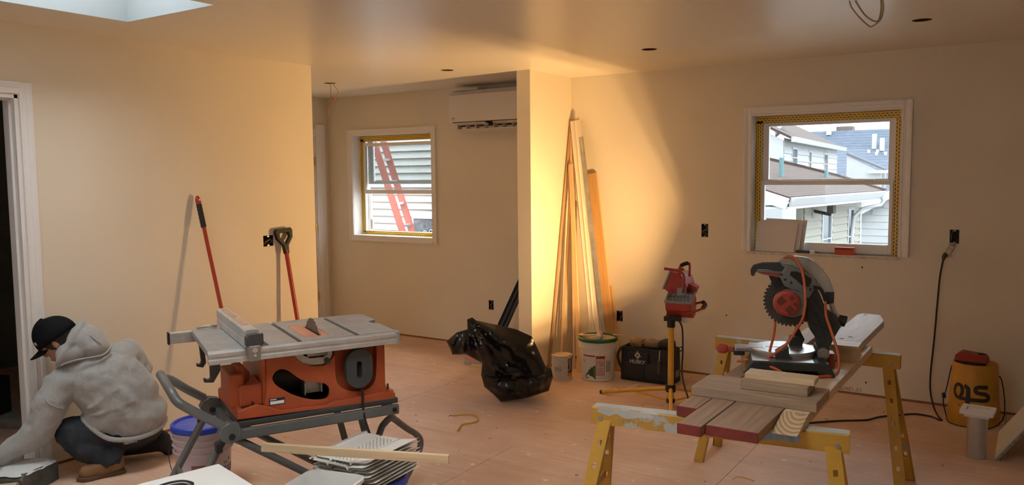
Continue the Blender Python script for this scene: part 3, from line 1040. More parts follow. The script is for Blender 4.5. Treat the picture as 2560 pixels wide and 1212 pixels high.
# frame tubes
MB().tube([(-.049, -.06, .964), (.02, -.06, .955), (.06, -.06, .945), (.082, -.06, .915), (.084, -.06, .85), (.08, -.05, .80)], .0095, 10, 4).build('support_bar', M_red, wl_)
MB().tube([(.06, .09, .80), (.06, .09, .93), (.085, .09, .945)], .0095, 10, 3).build('support_bar', M_red, wl_)
MB().tube([(.058, .0, .90), (.056, .0, .965), (.07, .0, .985), (.11, .0, .998), (.122, .0, .985), (.121, .0, .905)], .008, 10, 4).build('carry_handle', M_red, wl_)
MB().tube([(.062, .0, .978), (.085, .0, .990), (.113, .0, .998)], .0135, 12, 3).build('handle_grip', M_grip, wl_)
MB().tube([(.10, -.07, .655), (.16, -.07, .675), (.215, -.06, .70), (.228, -.01, .712), (.215, .03, .725), (.13, .05, .70)], .008, 10, 4).build('carry_handle', M_red, wl_)
MB().tube([(.212, -.055, .699), (.228, -.012, .711), (.216, .03, .724)], .0145, 12, 3).build('handle_grip', M_grip, wl_)
MB().prism([(-.041, .592), (-.015, .60), (.012, .68), (-.02, .69)], -.085, -.07, frame_m((0, 0, 0), (1, 0, 0), (0, 0, 1))).build('side_flap', M_red, wl_, recalc=True, smooth=False)
MB().box(.04, .10, -.05, .05, .775, .83).build('pivot_bracket', M_greyrim, wl_, smooth=False, bevel=.004)
MB().tube([(.05, -.02, .60), (.075, -.03, .55), (.08, -.06, .40), (.075, -.10, .25), (.11, -.18, .12), (.17, -.25, .012), (.35, -.2, .008), (.55, -.1, .008)], .006, 8, 5).build('lamp_cord', M_blackplastic, wl_)

# ------------------------------------------------------------------ table saw on folding stand
SRZ = atan2(.892, .452)
SO = V((-2.815, 2.022, 0))
ts = thing('table_saw', 'orange jobsite table saw with grey top on a folding tube stand', 'table saw', tuple(SO), SRZ)
M_or = mat('orange_plastic', (.52, .098, .028), .42, var=.18, vscale=7, col2=(.40, .075, .025))
M_tab = mat('grey_cast_table', (.42, .42, .41), .42, .45, var=.22, vscale=9, bump=.03, bscale=150)
M_aluR = mat('worn_aluminium_rail', (.66, .65, .63), .4, .6, var=.2, vscale=12)
M_std = mat('grey_stand_tube', (.17, .175, .17), .45, .3, var=.2, vscale=8)
M_ins = mat('orange_throat_plate', (.62, .27, .17), .5, var=.2, vscale=14)
M_steel = mat('dusty_steel', (.42, .41, .38), .4, .8, var=.3, vscale=20)
M_dkg = mat('dark_grey_plastic', (.05, .052, .052), .5)
M_dust = mat('sawdust_smear', (.62, .55, .44), .9, var=.3, vscale=30)
Z0 = .90
TT = .026


def slab(name, outl, z0, z1, m_, parent, bevel=.002, holes=()):
    return MB().prism(outl, z0, z1, None, holes).build(name, m_, parent, smooth=False, bevel=bevel, recalc=True)


slab('extension_wing', [(0.002, 0), (.215, 0), (.215, .535), (.02, .535)], Z0 - TT, Z0, M_tab, ts)
slab('table_top', [(.25, 0), (.372, 0), (.372, .535), (.25, .535)], Z0 - TT, Z0, M_tab, ts)
ins_h = rrect(.425, .535, .06, .40, .03)
slab('table_top', [(.392, 0), (.632, 0), (.632, .535), (.392, .535)], Z0 - TT, Z0, M_tab, ts, holes=[ins_h])
slab('table_top', [(.652, 0), (.826, 0), (.826, .22), (.80, .25), (.80, .30), (.845, .33), (.845, .50), (.826, .535), (.652, .535)], Z0 - TT, Z0, M_tab, ts)
slab('mitre_slot', [(.37, .0), (.394, .0), (.394, .535), (.37, .535)], Z0 - TT - .004, Z0 - .01, mat('dark_slot', (.09, .085, .07), .6, .3), ts, 0)
slab('mitre_slot', [(.63, .0), (.654, .0), (.654, .535), (.63, .535)], Z0 - TT - .004, Z0 - .01, MATS['dark_slot'], ts, 0)
thr = slab('throat_plate', rrect(.427, .533, .062, .398, .029), Z0 - .01, Z0 - .001, M_ins, ts, 0, holes=[rect(.488, .503, .085, .33)])
# blade teeth above the plate
bl = []
for i in range(72):
    a = 2 * pi * i / 72
    r = .127 if i % 3 else .119
    bl.append((.21 + r * cos(a), .832 + r * sin(a)))
MB().prism(bl, -.0012, .0012, frame_m((.4955, 0, 0), (0, 1, 0), (0, 0, 1))).build('saw_blade', mat('blade_steel', (.20, .19, .18), .4, .8, var=.3, vscale=25), ts, smooth=False, recalc=True)
# front and rear rails with grooves
railp = [(-.006, -.052), (-.034, -.052), (-.034, -.034), (-.030, -.032), (-.030, -.022), (-.036, -.02), (-.036, -.006), (-.024, -.004), (-.024, .0), (-.006, -.001)]
MB().prism(railp, 0.0, .815, frame_m((0, 0, Z0 - .001), (0, 1, 0), (0, 0, 1), (1, 0, 0))).build('front_rail', M_aluR, ts, smooth=False, recalc=True, bevel=.001)
MB().box(.812, .829, -.036, .012, Z0 - .056, Z0 + .001).build('rail_end_cap', M_tab, ts, smooth=False, bevel=.002)
MB().prism([(.54, -.052), (.575, -.052), (.575, -.03), (.57, -.027), (.575, -.024), (.575, -.002), (.54, -.002)], -.075, .80, frame_m((0, 0, Z0 - .006), (0, 1, 0), (0, 0, 1), (1, 0, 0))).build('rear_rail', M_aluR, ts, smooth=False, recalc=True, bevel=.001)
MB().box(-.083, -.075, .538, .578, Z0 - .06, Z0 - .006).build('rail_end_cap', M_blackplastic, ts, smooth=False)
MB().cyl((.75, .56, Z0 - .05), (.82, .56, Z0 - .03), .014, n=10).build('rail_latch', M_blackplastic, ts)
# rip fence
fe = MB().prism([(.145, .003), (.20, .003), (.20, .03), (.197, .034), (.20, .038), (.20, .074), (.194, .08), (.151, .08), (.145, .074), (.145, .04), (.148, .036), (.145, .032)], -.05, .60, frame_m((0, 0, Z0), (1, 0, 0), (0, 0, 1), (0, 1, 0))).build('rip_fence', M_aluR, ts, smooth=False, recalc=True, bevel=.001)
MB().box(.158, .187, .08, .30, Z0 + .0795, Z0 + .0815).build('fence_sticker', mat('faded_orange_sticker', (.58, .36, .25), .5, var=.4, vscale=20), fe, smooth=False)
MB().box(.158, .187, .32, .57, Z0 + .0795, Z0 + .0815).build('fence_sticker', MATS['faded_orange_sticker'], fe, smooth=False)
MB().prism([(.14, .018), (.205, .018), (.205, .055), (.192, .066), (.153, .066), (.14, .055)], .05, .085, frame_m((0, 0, Z0), (1, 0, 0), (0, 0, 1))).build('fence_head', M_dkg, fe, smooth=False, recalc=True, bevel=.003)
MB().box(.150, .196, -.09, -.045, Z0 - .045, Z0 + .02).build('fence_clamp', M_steel, fe, smooth=False, bevel=.004)
MB().cyl((.173, -.094, Z0 + .002), (.173, -.08, Z0 + .002), .011, n=12).cyl((.173, -.094, Z0 - .02), (.173, -.08, Z0 - .02), .006, n=10).build('clamp_bolt', M_alu, fe)
MB().box(.2, .218, -.05, -.035, Z0 + .015, Z0 + .06).build('fence_lever', M_dkg, fe, smooth=False, bevel=.003)
MB().tube([(.05, .55, Z0 + .004), (.09, .52, Z0 + .012), (.13, .53, Z0 + .008), (.10, .56, Z0 + .006)], .006, 8, 4, True).build('fence_rear_hook', M_steel, ts)
# body
kid = [(0.271, 0.739), (0.281, 0.762), (0.301, 0.775), (0.325, 0.773), (0.351, 0.756), (0.378, 0.731), (0.411, 0.709), (0.453, 0.698), (0.491, 0.69), (0.516, 0.67), (0.521, 0.648), (0.514, 0.624), (0.493, 0.615), (0.45, 0.619), (0.402, 0.634), (0.355, 0.657), (0.315, 0.685), (0.286, 0.709)]
gau = [(.357, .86), (0.365, 0.834), (0.382, 0.811), (0.408, 0.787), (0.449, 0.771), (0.498, 0.769), (0.527, 0.783), (0.54, 0.799), (.548, .81), (.548, .86)]
rec0 = [(0.549, 0.85), (0.552, 0.708), (0.573, 0.662), (0.609, 0.639), (0.66, 0.628), (0.705, 0.636), (0.736, 0.668), (0.745, 0.74), (0.747, 0.85)]
rec = [(q.x, q.y) for q in catmull([V((x, z, 0)) for x, z in rec0], 4)]
kid = [(q.x, q.y) for q in catmull([V((x, z, 0)) for x, z in kid], 3, True)]
bodyo = [(.225, .575), (.80, .56), (.784, .66), (.775, .872), (.25, .872), (.245, .70)]
MF = lambda b: frame_m((0, b, 0), (1, 0, 0), (0, 0, 1))      # local z -> -y (towards the operator)
fb = MB().prism(bodyo, -.012, .0, MF(.05), [kid, [(x * 1.0, min(z, .868)) for x, z in gau], [(x, min(z, .868)) for x, z in rec]])
body = fb.build('saw_body', M_or, ts, smooth=False, recalc=True, bevel=.0025)
MB().prism([(x, min(z, .866)) for x, z in rec], -.055, -.045, MF(.05)).build('recess_back', M_or, body, smooth=False, recalc=True)
rw = MB()
for i in range(len(rec) - 1):
    p_, q_ = rec[i], rec[i + 1]
    rw.add([(p_[0], .05, p_[1]), (q_[0], .05, q_[1]), (q_[0], .1, q_[1]), (p_[0], .1, p_[1])], [(0, 1, 2, 3)])
rw.build('recess_wall', M_or, body, ang=60)
for nm, x0_, x1_, y0_, y1_ in (('side_panel', .232, .246, .062, .47), ('side_panel', .776, .79, .062, .47), ('back_panel', .246, .776, .455, .47)):
    MB().box(x0_, x1_, y0_, y1_, .575, .872).build(nm, M_or, body, smooth=False)
MB().box(.247, .775, .44, .452, .58, .87).build('dark_liner', M_dark, body, smooth=False)
MB().cyl((.30, .25, .70), (.44, .25, .70), .075, n=24).cyl((.27, .25, .70), (.30, .25, .70), .05, n=20).build('motor', mat('saw_motor_grey', (.09, .075, .06), .5, .3), body)
MB().box(.42, .50, .12, .14, .635, .69).box(.42, .425, .09, .12, .635, .69).box(.495, .50, .09, .12, .64, .69).build('motor_bracket', M_steel, body, smooth=False)
MB().prism([(.36, .85), (.37, .825), (.39, .80), (.415, .782), (.45, .775), (.495, .773), (.522, .786), (.534, .80), (.54, .815), (.54, .862), (.52, .862), (.52, .815), (.50, .805), (.44, .805), (.40, .83), (.385, .862)], -.02, -.006, MF(.05)).build('bevel_gauge', mat('dusty_gauge_plate', (.60, .57, .50), .5, .3, var=.25, vscale=30), body, smooth=False, recalc=True)
gp = MB().prism(rect(.43, .525, .81, .862), -.03, -.02, MF(.05), [circle(.455, .838, .005, 10), circle(.50, .838, .005, 10)]).build('gauge_plate', MATS['dusty_gauge_plate'], body, smooth=False, recalc=True)
MB().cyl((.512, .03, .79), (.512, .055, .79), .012, n=12).build('gauge_knob', M_dkg, body)
MB().prism(rect(.358, .547, .775, .866), -.12, -.11, MF(.05)).build('gauge_void', M_dark, body, smooth=False, recalc=True)
# base skirt
sk = MB()
for z_, i_ in ((.585, 0.0), (.615, .012), (.645, .03)):
    pass
sk.prism([(.118, .586), (.828, .568), (.828, .600), (.80, .612), (.70, .606), (.60, .604), (.53, .602), (.50, .592), (.30, .60), (.24, .626), (.20, .64), (.118, .622)], -.02, .0, MF(.032))
sk.box(.118, .828, .46, .485, .575, .62).box(.118, .14, .052, .46, .58, .63).box(.806, .828, .052, .46, .57, .61)
sk.build('base_skirt', M_or, body, smooth=False, recalc=True, bevel=.004)
MB().box(.12, .84, .03, .488, .552, .577).build('black_base', M_dkg, ts, smooth=False, bevel=.004)
# blade-tool storage box at the left of the body
sbx = MB().box(.135, .235, .075, .25, .625, .72).box(.10, .16, .09, .30, .62, .77).box(.14, .172, .12, .22, .72, .795).box(.17, .20, .16, .26, .72, .76)
sbx.build('storage_box', M_or, ts, smooth=False, bevel=.008)
MB().cyl((.188, .07, .612), (.188, .07, .645), .006, .003, n=8).cyl((.79, .03, .625), (.79, .03, .65), .006, .004, n=8).build('base_screw', M_blackplastic, ts)
MB().cyl((.225, .06, .60), (.225, .14, .60), .018, n=14).build('base_lug', M_or, ts)
# label on the body
M_lab = mat('black_label', (.02, .02, .02), .4)
lb_ = MB().box(.254, .322, .0485, .0495, .622, .652).build('rating_label', M_lab, body, smooth=False)
MB().box(.258, .318, .0478, .0485, .626, .640).build('label_field', M_vinyl, lb_, smooth=False)
MB().box(.258, .285, .0478, .0485, .645, .649).build('label_field', M_vinyl, lb_, smooth=False)
# black oval cord wrap
ov = [(.652 + .063 * cos(t_) , (.768 if sin(t_) > 0 else .715) + .063 * sin(t_)) for t_ in [2 * pi * i / 32 for i in range(32)]]
slot = rrect(.64, .664, .70, .775, .011)
cw = MB().prism(ov, .0, .035, MF(.05), [slot]).build('cord_wrap', M_dkg, ts, smooth=True, recalc=True, bevel=.003)
MB().prism(slot, .004, .008, MF(.05)).build('wrap_slot', M_dark, cw, smooth=False, recalc=True)
MB().tube([(.66, .03, .66), (.665, .02, .62), (.662, .012, .56), (.668, .0, .50), (.69, -.005, .42), (.71, .02, .33), (.73, .04, .18), (.74, .06, .012), (.65, .1, .009)], .0055, 8, 5).build('power_cord', M_blackplastic, ts)
# hooks under the wing
MB().prism([(0.026, 0.845), (0.07, 0.845), (0.067, 0.79), (0.038, 0.743), (0.001, 0.748), (-0.001, 0.765), (.012, .762), (.012, .757), (0.026, 0.762)], -.012, .012, MF(.11)).build('storage_hook', M_dkg, ts, smooth=False, recalc=True, bevel=.002)
MB().prism([(0.032, 0.872), (0.051, 0.872), (0.061, 0.762), (0.047, 0.741), (0.02, 0.749), (0.021, 0.763), (.034, .757), (0.040, 0.77)], -.012, .012, MF(.43)).build('storage_hook', M_dkg, ts, smooth=False, recalc=True, bevel=.002)
MB().box(.05, .8, .18, .21, .85, .873).box(.05, .8, .36, .39, .85, .873).build('wing_slide', M_steel, ts, smooth=False)
# stand: rails, hinges, handle, legs
TR_ = .0165
RB, RF = .015, .475
for b in (RB, RF):
    MB().box(.09, .835, b - .012, b + .012, .507, .552).build('top_rail', M_std, ts, smooth=False, bevel=.006)
    MB().cyl((.81, b - .016, .53), (.81, b + .016, .53), .011, n=12).build('rail_bolt', M_blackplastic, ts)
    hg = MB().prism([(.03, .548), (.045, .575), (.075, .59), (.115, .58), (.125, .55), (.115, .51), (.08, .497), (.045, .515)], -.022, .022, MF(b)).build('hinge_plate', M_std, ts, smooth=True, recalc=True, bevel=.003)
    MB().cyl((.085, b - .027, .53), (.085, b + .027, .53), .013, n=14).build('hinge_bolt', M_blackplastic, hg)
    MB().box(.02, .045, b - .03, b + .02, .47, .51).build('release_lever', M_blackplastic, ts, smooth=False, bevel=.004)
hp = [(.055, RB, .575), (-.02, RB, .628), (-.085, RB, .676), (-.118, RB + .01, .705), (-.133, RB + .06, .735), (-.135, .25, .738), (-.135, RF - .06, .735), (-.118, RF - .01, .705), (-.085, RF, .690), (-.02, RF, .638), (.055, RF, .585)]
MB().tube(hp, .019, 14, 4).build('push_handle', M_std, ts)
MB().box(.10, .125, RB, RF, .515, .54).build('cross_bar', M_std, ts, smooth=False)
MB().box(.80, .825, RB, RF, .515, .54).build('cross_bar', M_std, ts, smooth=False)
for b, xo in ((.035, 0.0), (.455, .0)):
    MB().cyl((.055, b, .51), (-.23, b, .012), TR_, n=12).build('leg', M_std, ts)
    MB().cyl((.11, b, .505), (.80, b, .02), TR_, n=12).build('scissor_leg', M_std, ts)
    MB().bar((.665, b + .02, .51), (.78, b + .02, .03), .012, .032, (1, 0, 0)).build('leg', M_std, ts, smooth=False, bevel=.003)
MB().cyl((-.075, .02, .285), (-.075, .47, .285), .011, n=10).build('leg_spreader', M_std, ts)
MB().cyl((-.235, .02, .016), (-.235, .47, .016), .014, n=10).build('foot_bar', M_std, ts)
lp = [(.68, .10, .03), (.735, .10, .28), (.775, .10, .41), (.80, .10, .445), (.835, .11, .462), (.875, .16, .43), (.955, .22, .36), (1.03, .27, .30), (1.06, .29, .255), (1.05, .30, .19), (.98, .31, .06), (.95, .31, .02)]
MB().tube(lp, .016, 12, 4).build('wheel_loop', M_std, ts)
MB().cyl((.70, .09, .35), (.70, .03, .37), .012, n=8).build('latch_pin', M_bk, ts)

# ------------------------------------------------------------------ sawhorses
def chipped(name, base, chip, lo=.56, scale=7.0):
    m = mat(name, base, .5, var=.25, vscale=4)
    nt = m.node_tree
    b = nt.nodes['Principled BSDF']
    src = b.inputs['Base Color'].links[0].from_socket
    tc = nt.nodes.new('ShaderNodeTexCoord')
    n = nt.nodes.new('ShaderNodeTexNoise')
    n.inputs['Scale'].default_value = scale
    n.inputs['Detail'].default_value = 8
    n.inputs['Roughness'].default_value = .65
    nt.links.new(tc.outputs['Object'], n.inputs['Vector'])
    r = nt.nodes.new('ShaderNodeValToRGB')
    r.color_ramp.elements[0].position = lo
    r.color_ramp.elements[1].position = lo + .03
    nt.links.new(n.outputs['Fac'], r.inputs[0])
    mx = nt.nodes.new('ShaderNodeMixRGB')
    nt.links.new(r.outputs[0], mx.inputs[0])
    nt.links.new(src, mx.inputs[1])
    mx.inputs[2].default_value = (*chip, 1)
    nt.links.new(mx.outputs[0], b.inputs['Base Color'])
    return m


M_shy = chipped('chipped_yellow_paint', (.56, .30, .03), (.34, .27, .17), .60)
M_shb = chipped('chipped_beam_paint', (.52, .29, .04), (.42, .42, .39), .55, 5.0)
M_shw = mat('worn_pale_paint', (.55, .52, .45), .6, var=.5, vscale=6, col2=(.36, .38, .38))
M_bluep = mat('blue_paint_patch', (.09, .22, .40), .5, var=.5, vscale=14, col2=(.4, .42, .42))
HT = .69


def sawhorse(label, loc, rz, half=.47, spread=.165):
    r = thing('sawhorse', label, 'sawhorse', loc, rz, 'yellow metal sawhorses')
    bm_ = MB().prism([(-.03, -.07), (-.026, -.07), (-.026, -.005), (.026, -.005), (.026, -.07), (.03, -.07), (.03, -.006), (.024, 0), (-.024, 0), (-.03, -.006)], -half, half, frame_m((0, 0, HT), (0, 1, 0), (0, 0, 1), (1, 0, 0)))
    be = bm_.build('beam', M_shb, r, smooth=False, recalc=True)
    MB().box(-half + .004, half - .004, -.0255, .0255, HT - .001, HT + .0008).build('worn_top', M_shw, be, smooth=False)
    for sx in (-1, 1):
        MB().box(sx * half - .003 if sx < 0 else sx * half - .001, sx * half + (.001 if sx < 0 else .003), -.029, .029, HT - .072, HT - .001).build('end_plate', M_shy, be, smooth=False)
        MB().cyl((sx * (half - .035), -.034, HT - .045), (sx * (half - .035), .034, HT - .045), .009, n=10).build('pivot_bolt', M_steel, r)
        for sy in (-1, 1):
            top = V((sx * (half - .055), sy * .022, HT - .03))
            foot = V((sx * (half + .045), sy * spread, .0))
            d = (foot - top)
            L = d.length
            d.normalize()
            ax = V((1, 0, 0)) - d * d.x
            ax.normalize()
            nn = d.cross(ax) * 1.0
            holes = [rect(.0 - .008, .008, q, q + .022) for q in (.10, .19, .30, .42, .52)]
            m_ = frame_m(top, ax, d)
            lg = MB().prism(rect(-.026, .026, 0, L), -.0015, .0015, m_, holes)
            sg = -1 if (m_.to_3x3() @ V((0, 0, 1))).y * sy > 0 else 1
            lg.prism(rect(-.026, -.023, 0, L), 0, .018 * sg, m_)
            lg.prism(rect(.023, .026, 0, L), 0, .018 * sg, m_)
            lo_ = lg.build('leg', M_shy, r, smooth=False, recalc=True)
            MB().prism(rect(-.02, .02, L * .80, L - .004), -.004 * sg, .012 * sg, m_).build('leg_extension', M_shy, lo_, smooth=False, recalc=True)
        MB().bar((sx * (half - .02), -.09, HT * .55), (sx * (half - .02), .09, HT * .55), .004, .03).build('spreader', M_shy, r, smooth=False)
    return r


sh_n = sawhorse('nearer yellow sawhorse with chipped blue and grey paint under red-ended boards', (-.985, 2.885, 0), R(9.2), spread=.235)
MB().prism([(.09, .012), (.14, .02), (.19, .016), (.25, .022), (.30, .018), (.315, .04), (.29, .058), (.2, .06), (.12, .056), (.085, .04)], .0300, .0306, frame_m((0, 0, HT - .07), (1, 0, 0), (0, 0, 1))).build('blue_paint_patch', M_bluep, sh_n, smooth=False, recalc=True)
MB().prism([(-.45, .05), (-.40, .038), (-.37, .05), (-.33, .034), (-.28, .044), (-.22, .05), (-.24, .066), (-.44, .066)], .0300, .0306, frame_m((0, 0, HT - .07), (1, 0, 0), (0, 0, 1))).build('grey_paint_patch', M_shw, sh_n, smooth=False, recalc=True)
sh_f = sawhorse('farther yellow sawhorse behind the mitre saw carrying the plank ends', (-1.012, 4.385, 0), 0.0)

# ------------------------------------------------------------------ planks on the sawhorses
W_old = wood('weathered_timber', (.36, .235, .155), (.25, .155, .10), .65, 1)
W_oldx = wood('weathered_timber_cross', (.42, .29, .19), (.29, .19, .12), .65, 0)
W_new = wood('fresh_pine', (.72, .53, .34), (.58, .40, .24), .5, 1)
W_newx = wood('fresh_pine_cross', (.74, .56, .35), (.60, .43, .25), .5, 0)
W_endg = mat('end_grain', (.60, .43, .25), .7, var=.35, vscale=9, stretch=(9, 1, 14))
M_redend = mat('dark_red_end_paint', (.21, .024, .018), .5, var=.45, vscale=12)
Zd = HT + .0008


def plank(name, label, x0, x1, y0, y1, z0, th, m_, cat='timber', group=None, redend=False, bevel=.003):
    cx, cy = (x0 + x1) / 2, (y0 + y1) / 2
    r = thing(name, label, cat, (cx, cy, z0), 0, group)
    MB().box(x0 - cx, x1 - cx, y0 - cy, y1 - cy, 0, th).build('board', m_, r, smooth=False, bevel=bevel)
    if redend:
        MB().box(x0 - cx - .0006, x1 - cx + .0006, y0 - cy - .0012, y0 - cy + .004, .0005, th - .0004).build('painted_end', M_redend, r, smooth=False, bevel=.002)
    return r


TH = .038
plank('old_timber', 'short-reaching old two-by-four with dark red end, outermost by the tripod', -1.112, -1.034, 2.835, 4.40, Zd, TH, W_old, redend=True, group='planks across the sawhorses')
plank('old_timber', 'old two-by-four with dark red end, middle of the three red-ended boards', -1.0305, -.943, 2.632, 4.41, Zd, TH, W_old, redend=True, group='planks across the sawhorses')
plank('old_timber', 'widest old board with dark red painted end sticking out over the near sawhorse', -.9385, -.757, 2.665, 4.41, Zd, TH, W_old, redend=True, group='planks across the sawhorses')
pt = thing('pine_timber', 'pale new two-by-four with slanted end grain beside the widest red-ended board', 'timber', (-.7075, 3.6, Zd), 0, 'planks across the sawhorses')
MB().prism([(-.79, 0), (-.625, TH), (.73, TH), (.73, 0)], -.0445, .0445, frame_m((0, 0, 0), (0, 1, 0), (0, 0, 1), (1, 0, 0))).build('board', W_new, pt, smooth=False, recalc=True, bevel=.002)


def rings_mat():
    m = bpy.data.materials.new('growth_rings')
    m.use_nodes = True
    nt = m.node_tree
    b = nt.nodes['Principled BSDF']
    b.inputs['Roughness'].default_value = .7
    L = nt.links.new
    tc = nt.nodes.new('ShaderNodeTexCoord')
    mp = nt.nodes.new('ShaderNodeMapping')
    mp.inputs['Location'].default_value = (-.02, .12, -.02)
    mp.inputs['Scale'].default_value = (1, .28, 1)
    L(tc.outputs['Object'], mp.inputs[0])
    wv = nt.nodes.new('ShaderNodeTexWave')
    wv.wave_type = 'RINGS'
    wv.rings_direction = 'Z' if False else 'SPHERICAL'
    wv.inputs['Scale'].default_value = 36
    wv.inputs['Distortion'].default_value = 1.2
    L(mp.outputs[0], wv.inputs['Vector'])
    rp = nt.nodes.new('ShaderNodeValToRGB')
    rp.color_ramp.elements[0].color = (.40, .25, .12, 1)
    rp.color_ramp.elements[1].color = (.66, .48, .29, 1)
    L(wv.outputs['Fac'], rp.inputs[0])
    L(rp.outputs[0], b.inputs['Base Color'])
    return m


eg = MB().add([(-.0447, -.7915, .0004), (.0447, -.7915, .0004), (.0447, -.6265, TH + .0008), (-.0447, -.6265, TH + .0008)], [(0, 1, 2, 3)])
eg.build('end_grain', rings_mat(), pt, smooth=False)

Zc = Zd + TH
o_ = thing('cross_board', 'wide weathered board laid across the red-ended boards', 'board', (-.88, 3.115, Zc), R(.5))
MB().box(-.238, .238, -.112, .112, 0, .038).build('board', W_oldx, o_, smooth=False, bevel=.003)
o_ = thing('wood_block', 'dark weathered block lying on the wide cross board', 'block', (-.815, 3.13, Zc + .038), R(2))
MB().box(-.125, .125, -.07, .07, 0, .036).build('block', W_oldx, o_, smooth=False, bevel=.003)
o_ = thing('pine_offcut', 'pale pine offcut resting on the dark block before the mitre saw', 'offcut', (-.803, 3.135, Zc + .038 + .036), R(2.5))
MB().box(-.13, .13, -.045, .045, 0, .022).build('board', W_newx, o_, smooth=False, bevel=.002)
# boards lying beyond the saw
o_ = thing('grey_board', 'pale grey board with clipped corners reaching past the far sawhorse', 'board', (-.777, 4.6, Zd + TH + .0003))
MB().prism([(-.083, -.50), (.083, -.50), (.083, .31), (.035, .50), (-.07, .51), (-.083, .45)], 0, .037).build('board', wood('silvery_board', (.60, .53, .50), (.46, .39, .36), .55, 1), o_, smooth=False, recalc=True, bevel=.002)
for dx, dy in ((.01, -.27), (-.02, -.33), (-.04, .46)):
    MB().prism(circle(dx, dy, .012, 12), .0371, .0376).build('knot', mat('knot_brown', (.17, .09, .05), .7), o_, smooth=False, recalc=True)
o_ = thing('grey_board', 'short pale board seen between the mitre saw fence and arm', 'board', (-.968, 4.27, Zd + TH + .0003))
MB().box(-.048, .048, -.26, .26, 0, .037).build('board', wood('pinkish_board', (.50, .36, .29), (.38, .26, .2), .6, 1), o_, smooth=False, bevel=.002)
# stack of cedar shims
gs = 'wood shims stacked behind the mitre saw'
pos = ['lowest', 'second', 'third', 'fourth', 'fifth', 'topmost']
for i in range(6):
    q = thing('wood_shim', '%s of the pale shims stacked behind the mitre saw' % pos[i], 'shim', (-.725 + random.uniform(-.006, .006), 3.975 + random.uniform(-.006, .006), Zd + TH + .0125 * i), R(random.uniform(-3, 3)), gs)
    MB().prism([(-.062, 0), (.062, 0), (.062 - random.uniform(0, .012), .012), (-.062, .0122)], -.055, .055, frame_m((0, 0, 0), (1, 0, 0), (0, 0, 1))).build('wedge', W_newx, q, smooth=False, recalc=True)

# ------------------------------------------------------------------ mitre saw
MS0 = V((-.92, 3.70, Zd + TH + .0012))
ms = thing('mitre_saw', 'grey and red mitre saw with blade guard raised on the planks', 'mitre saw', tuple(MS0), atan2(.327, .945))
mz = lambda l: [(x * 1.022, CAMH - (CAMH - z) * 1.022 - MS0.z) for x, z in l]
MV = lambda y: frame_m((0, y, 0), (1, 0, 0), (0, 0, 1))     # extrude +  -> towards the camera
M_msg = mat('saw_grey_green', (.20, .21, .19), .45, .2, var=.2, vscale=12)
M_msd = mat('saw_dark_casting', (.045, .05, .048), .45, .3, var=.3, vscale=14)
M_mst = mat('bright_saw_table', (.52, .53, .54), .32, .85, var=.15, vscale=12)
M_msr = mat('saw_red', (.42, .06, .04), .45, var=.15, vscale=14)
M_gua = mat('dusty_guard', (.50, .46, .38), .4, .2, var=.35, vscale=9)
M_cord = mat('orange_cord', (.55, .11, .035), .45)
# base
ba = MB().prism([(-.205, 0), (-.165, .058), (.15, .058), (.18, .0), (.12, .0), (.10, .02), (-.15, .02), (-.17, 0)], -.21, .20, frame_m((0, 0, 0), (1, 0, 0), (0, 0, 1))).build('base', M_msd, ms, smooth=False, recalc=True, bevel=.006)
MB().box(-.165, .09, -.20, .19, .0585, .061).build('base_top', M_mst, ba, smooth=False)
MB().lathe([(.0, .061), (.14, .061), (.143, .068), (.143, .078), (.138, .083), (.0, .083)], 40, (-.02, 0, 0)).build('turntable', M_mst, ms)
MB().box(-.235, -.10, -.035, .035, .062, .084).build('mitre_arm', M_mst, ms, smooth=False, bevel=.006)
MB().box(-.24, -.19, -.022, .022, .04, .08).build('arm_end', M_msd, ms, smooth=False, bevel=.006)
MB().lathe([(0, 0), (.012, 0), (.012, .03), (.02, .034), (.024, .045), (.022, .07), (.012, .08), (0, .081)], 16).build('mitre_knob', M_msr, ms, loc=(-.235, 0, .062), rot=(0, R(-85), 0))
MB().box(-.10, .06, -.0025, .0025, .0832, .0838).build('kerf_slot', M_dark, ms, smooth=False)
f1 = mz([(-0.068, 0.81), (-0.066, 0.828), (-0.012, 0.864), (-0.009, 0.83), (0.006, 0.813), (-0.005, 0.785), (-.02, .765), (-0.065, 0.765)])
f1 = [(x_ * .97, max(.0592, z_)) for x_, z_ in f1]
MB().prism(f1, .06, .16, MV(0)).build('fence', M_msd, ms, smooth=False, recalc=True, bevel=.002)
MB().prism(mz([(0.028, 0.845), (0.044, 0.919), (0.076, 0.856), (0.072, .845)]), -.13, -.06, MV(0)).build('fence', M_msd, ms, smooth=False, recalc=True, bevel=.002)
MB().prism(mz([(0.005, 0.82), (0.013, 0.863), (0.03, 0.872), (0.059, 0.869), (0.068, 0.856), (0.06, 0.82)]), -.11, -.03, MV(0)).build('fence', M_msd, ms, smooth=False, recalc=True, bevel=.002)
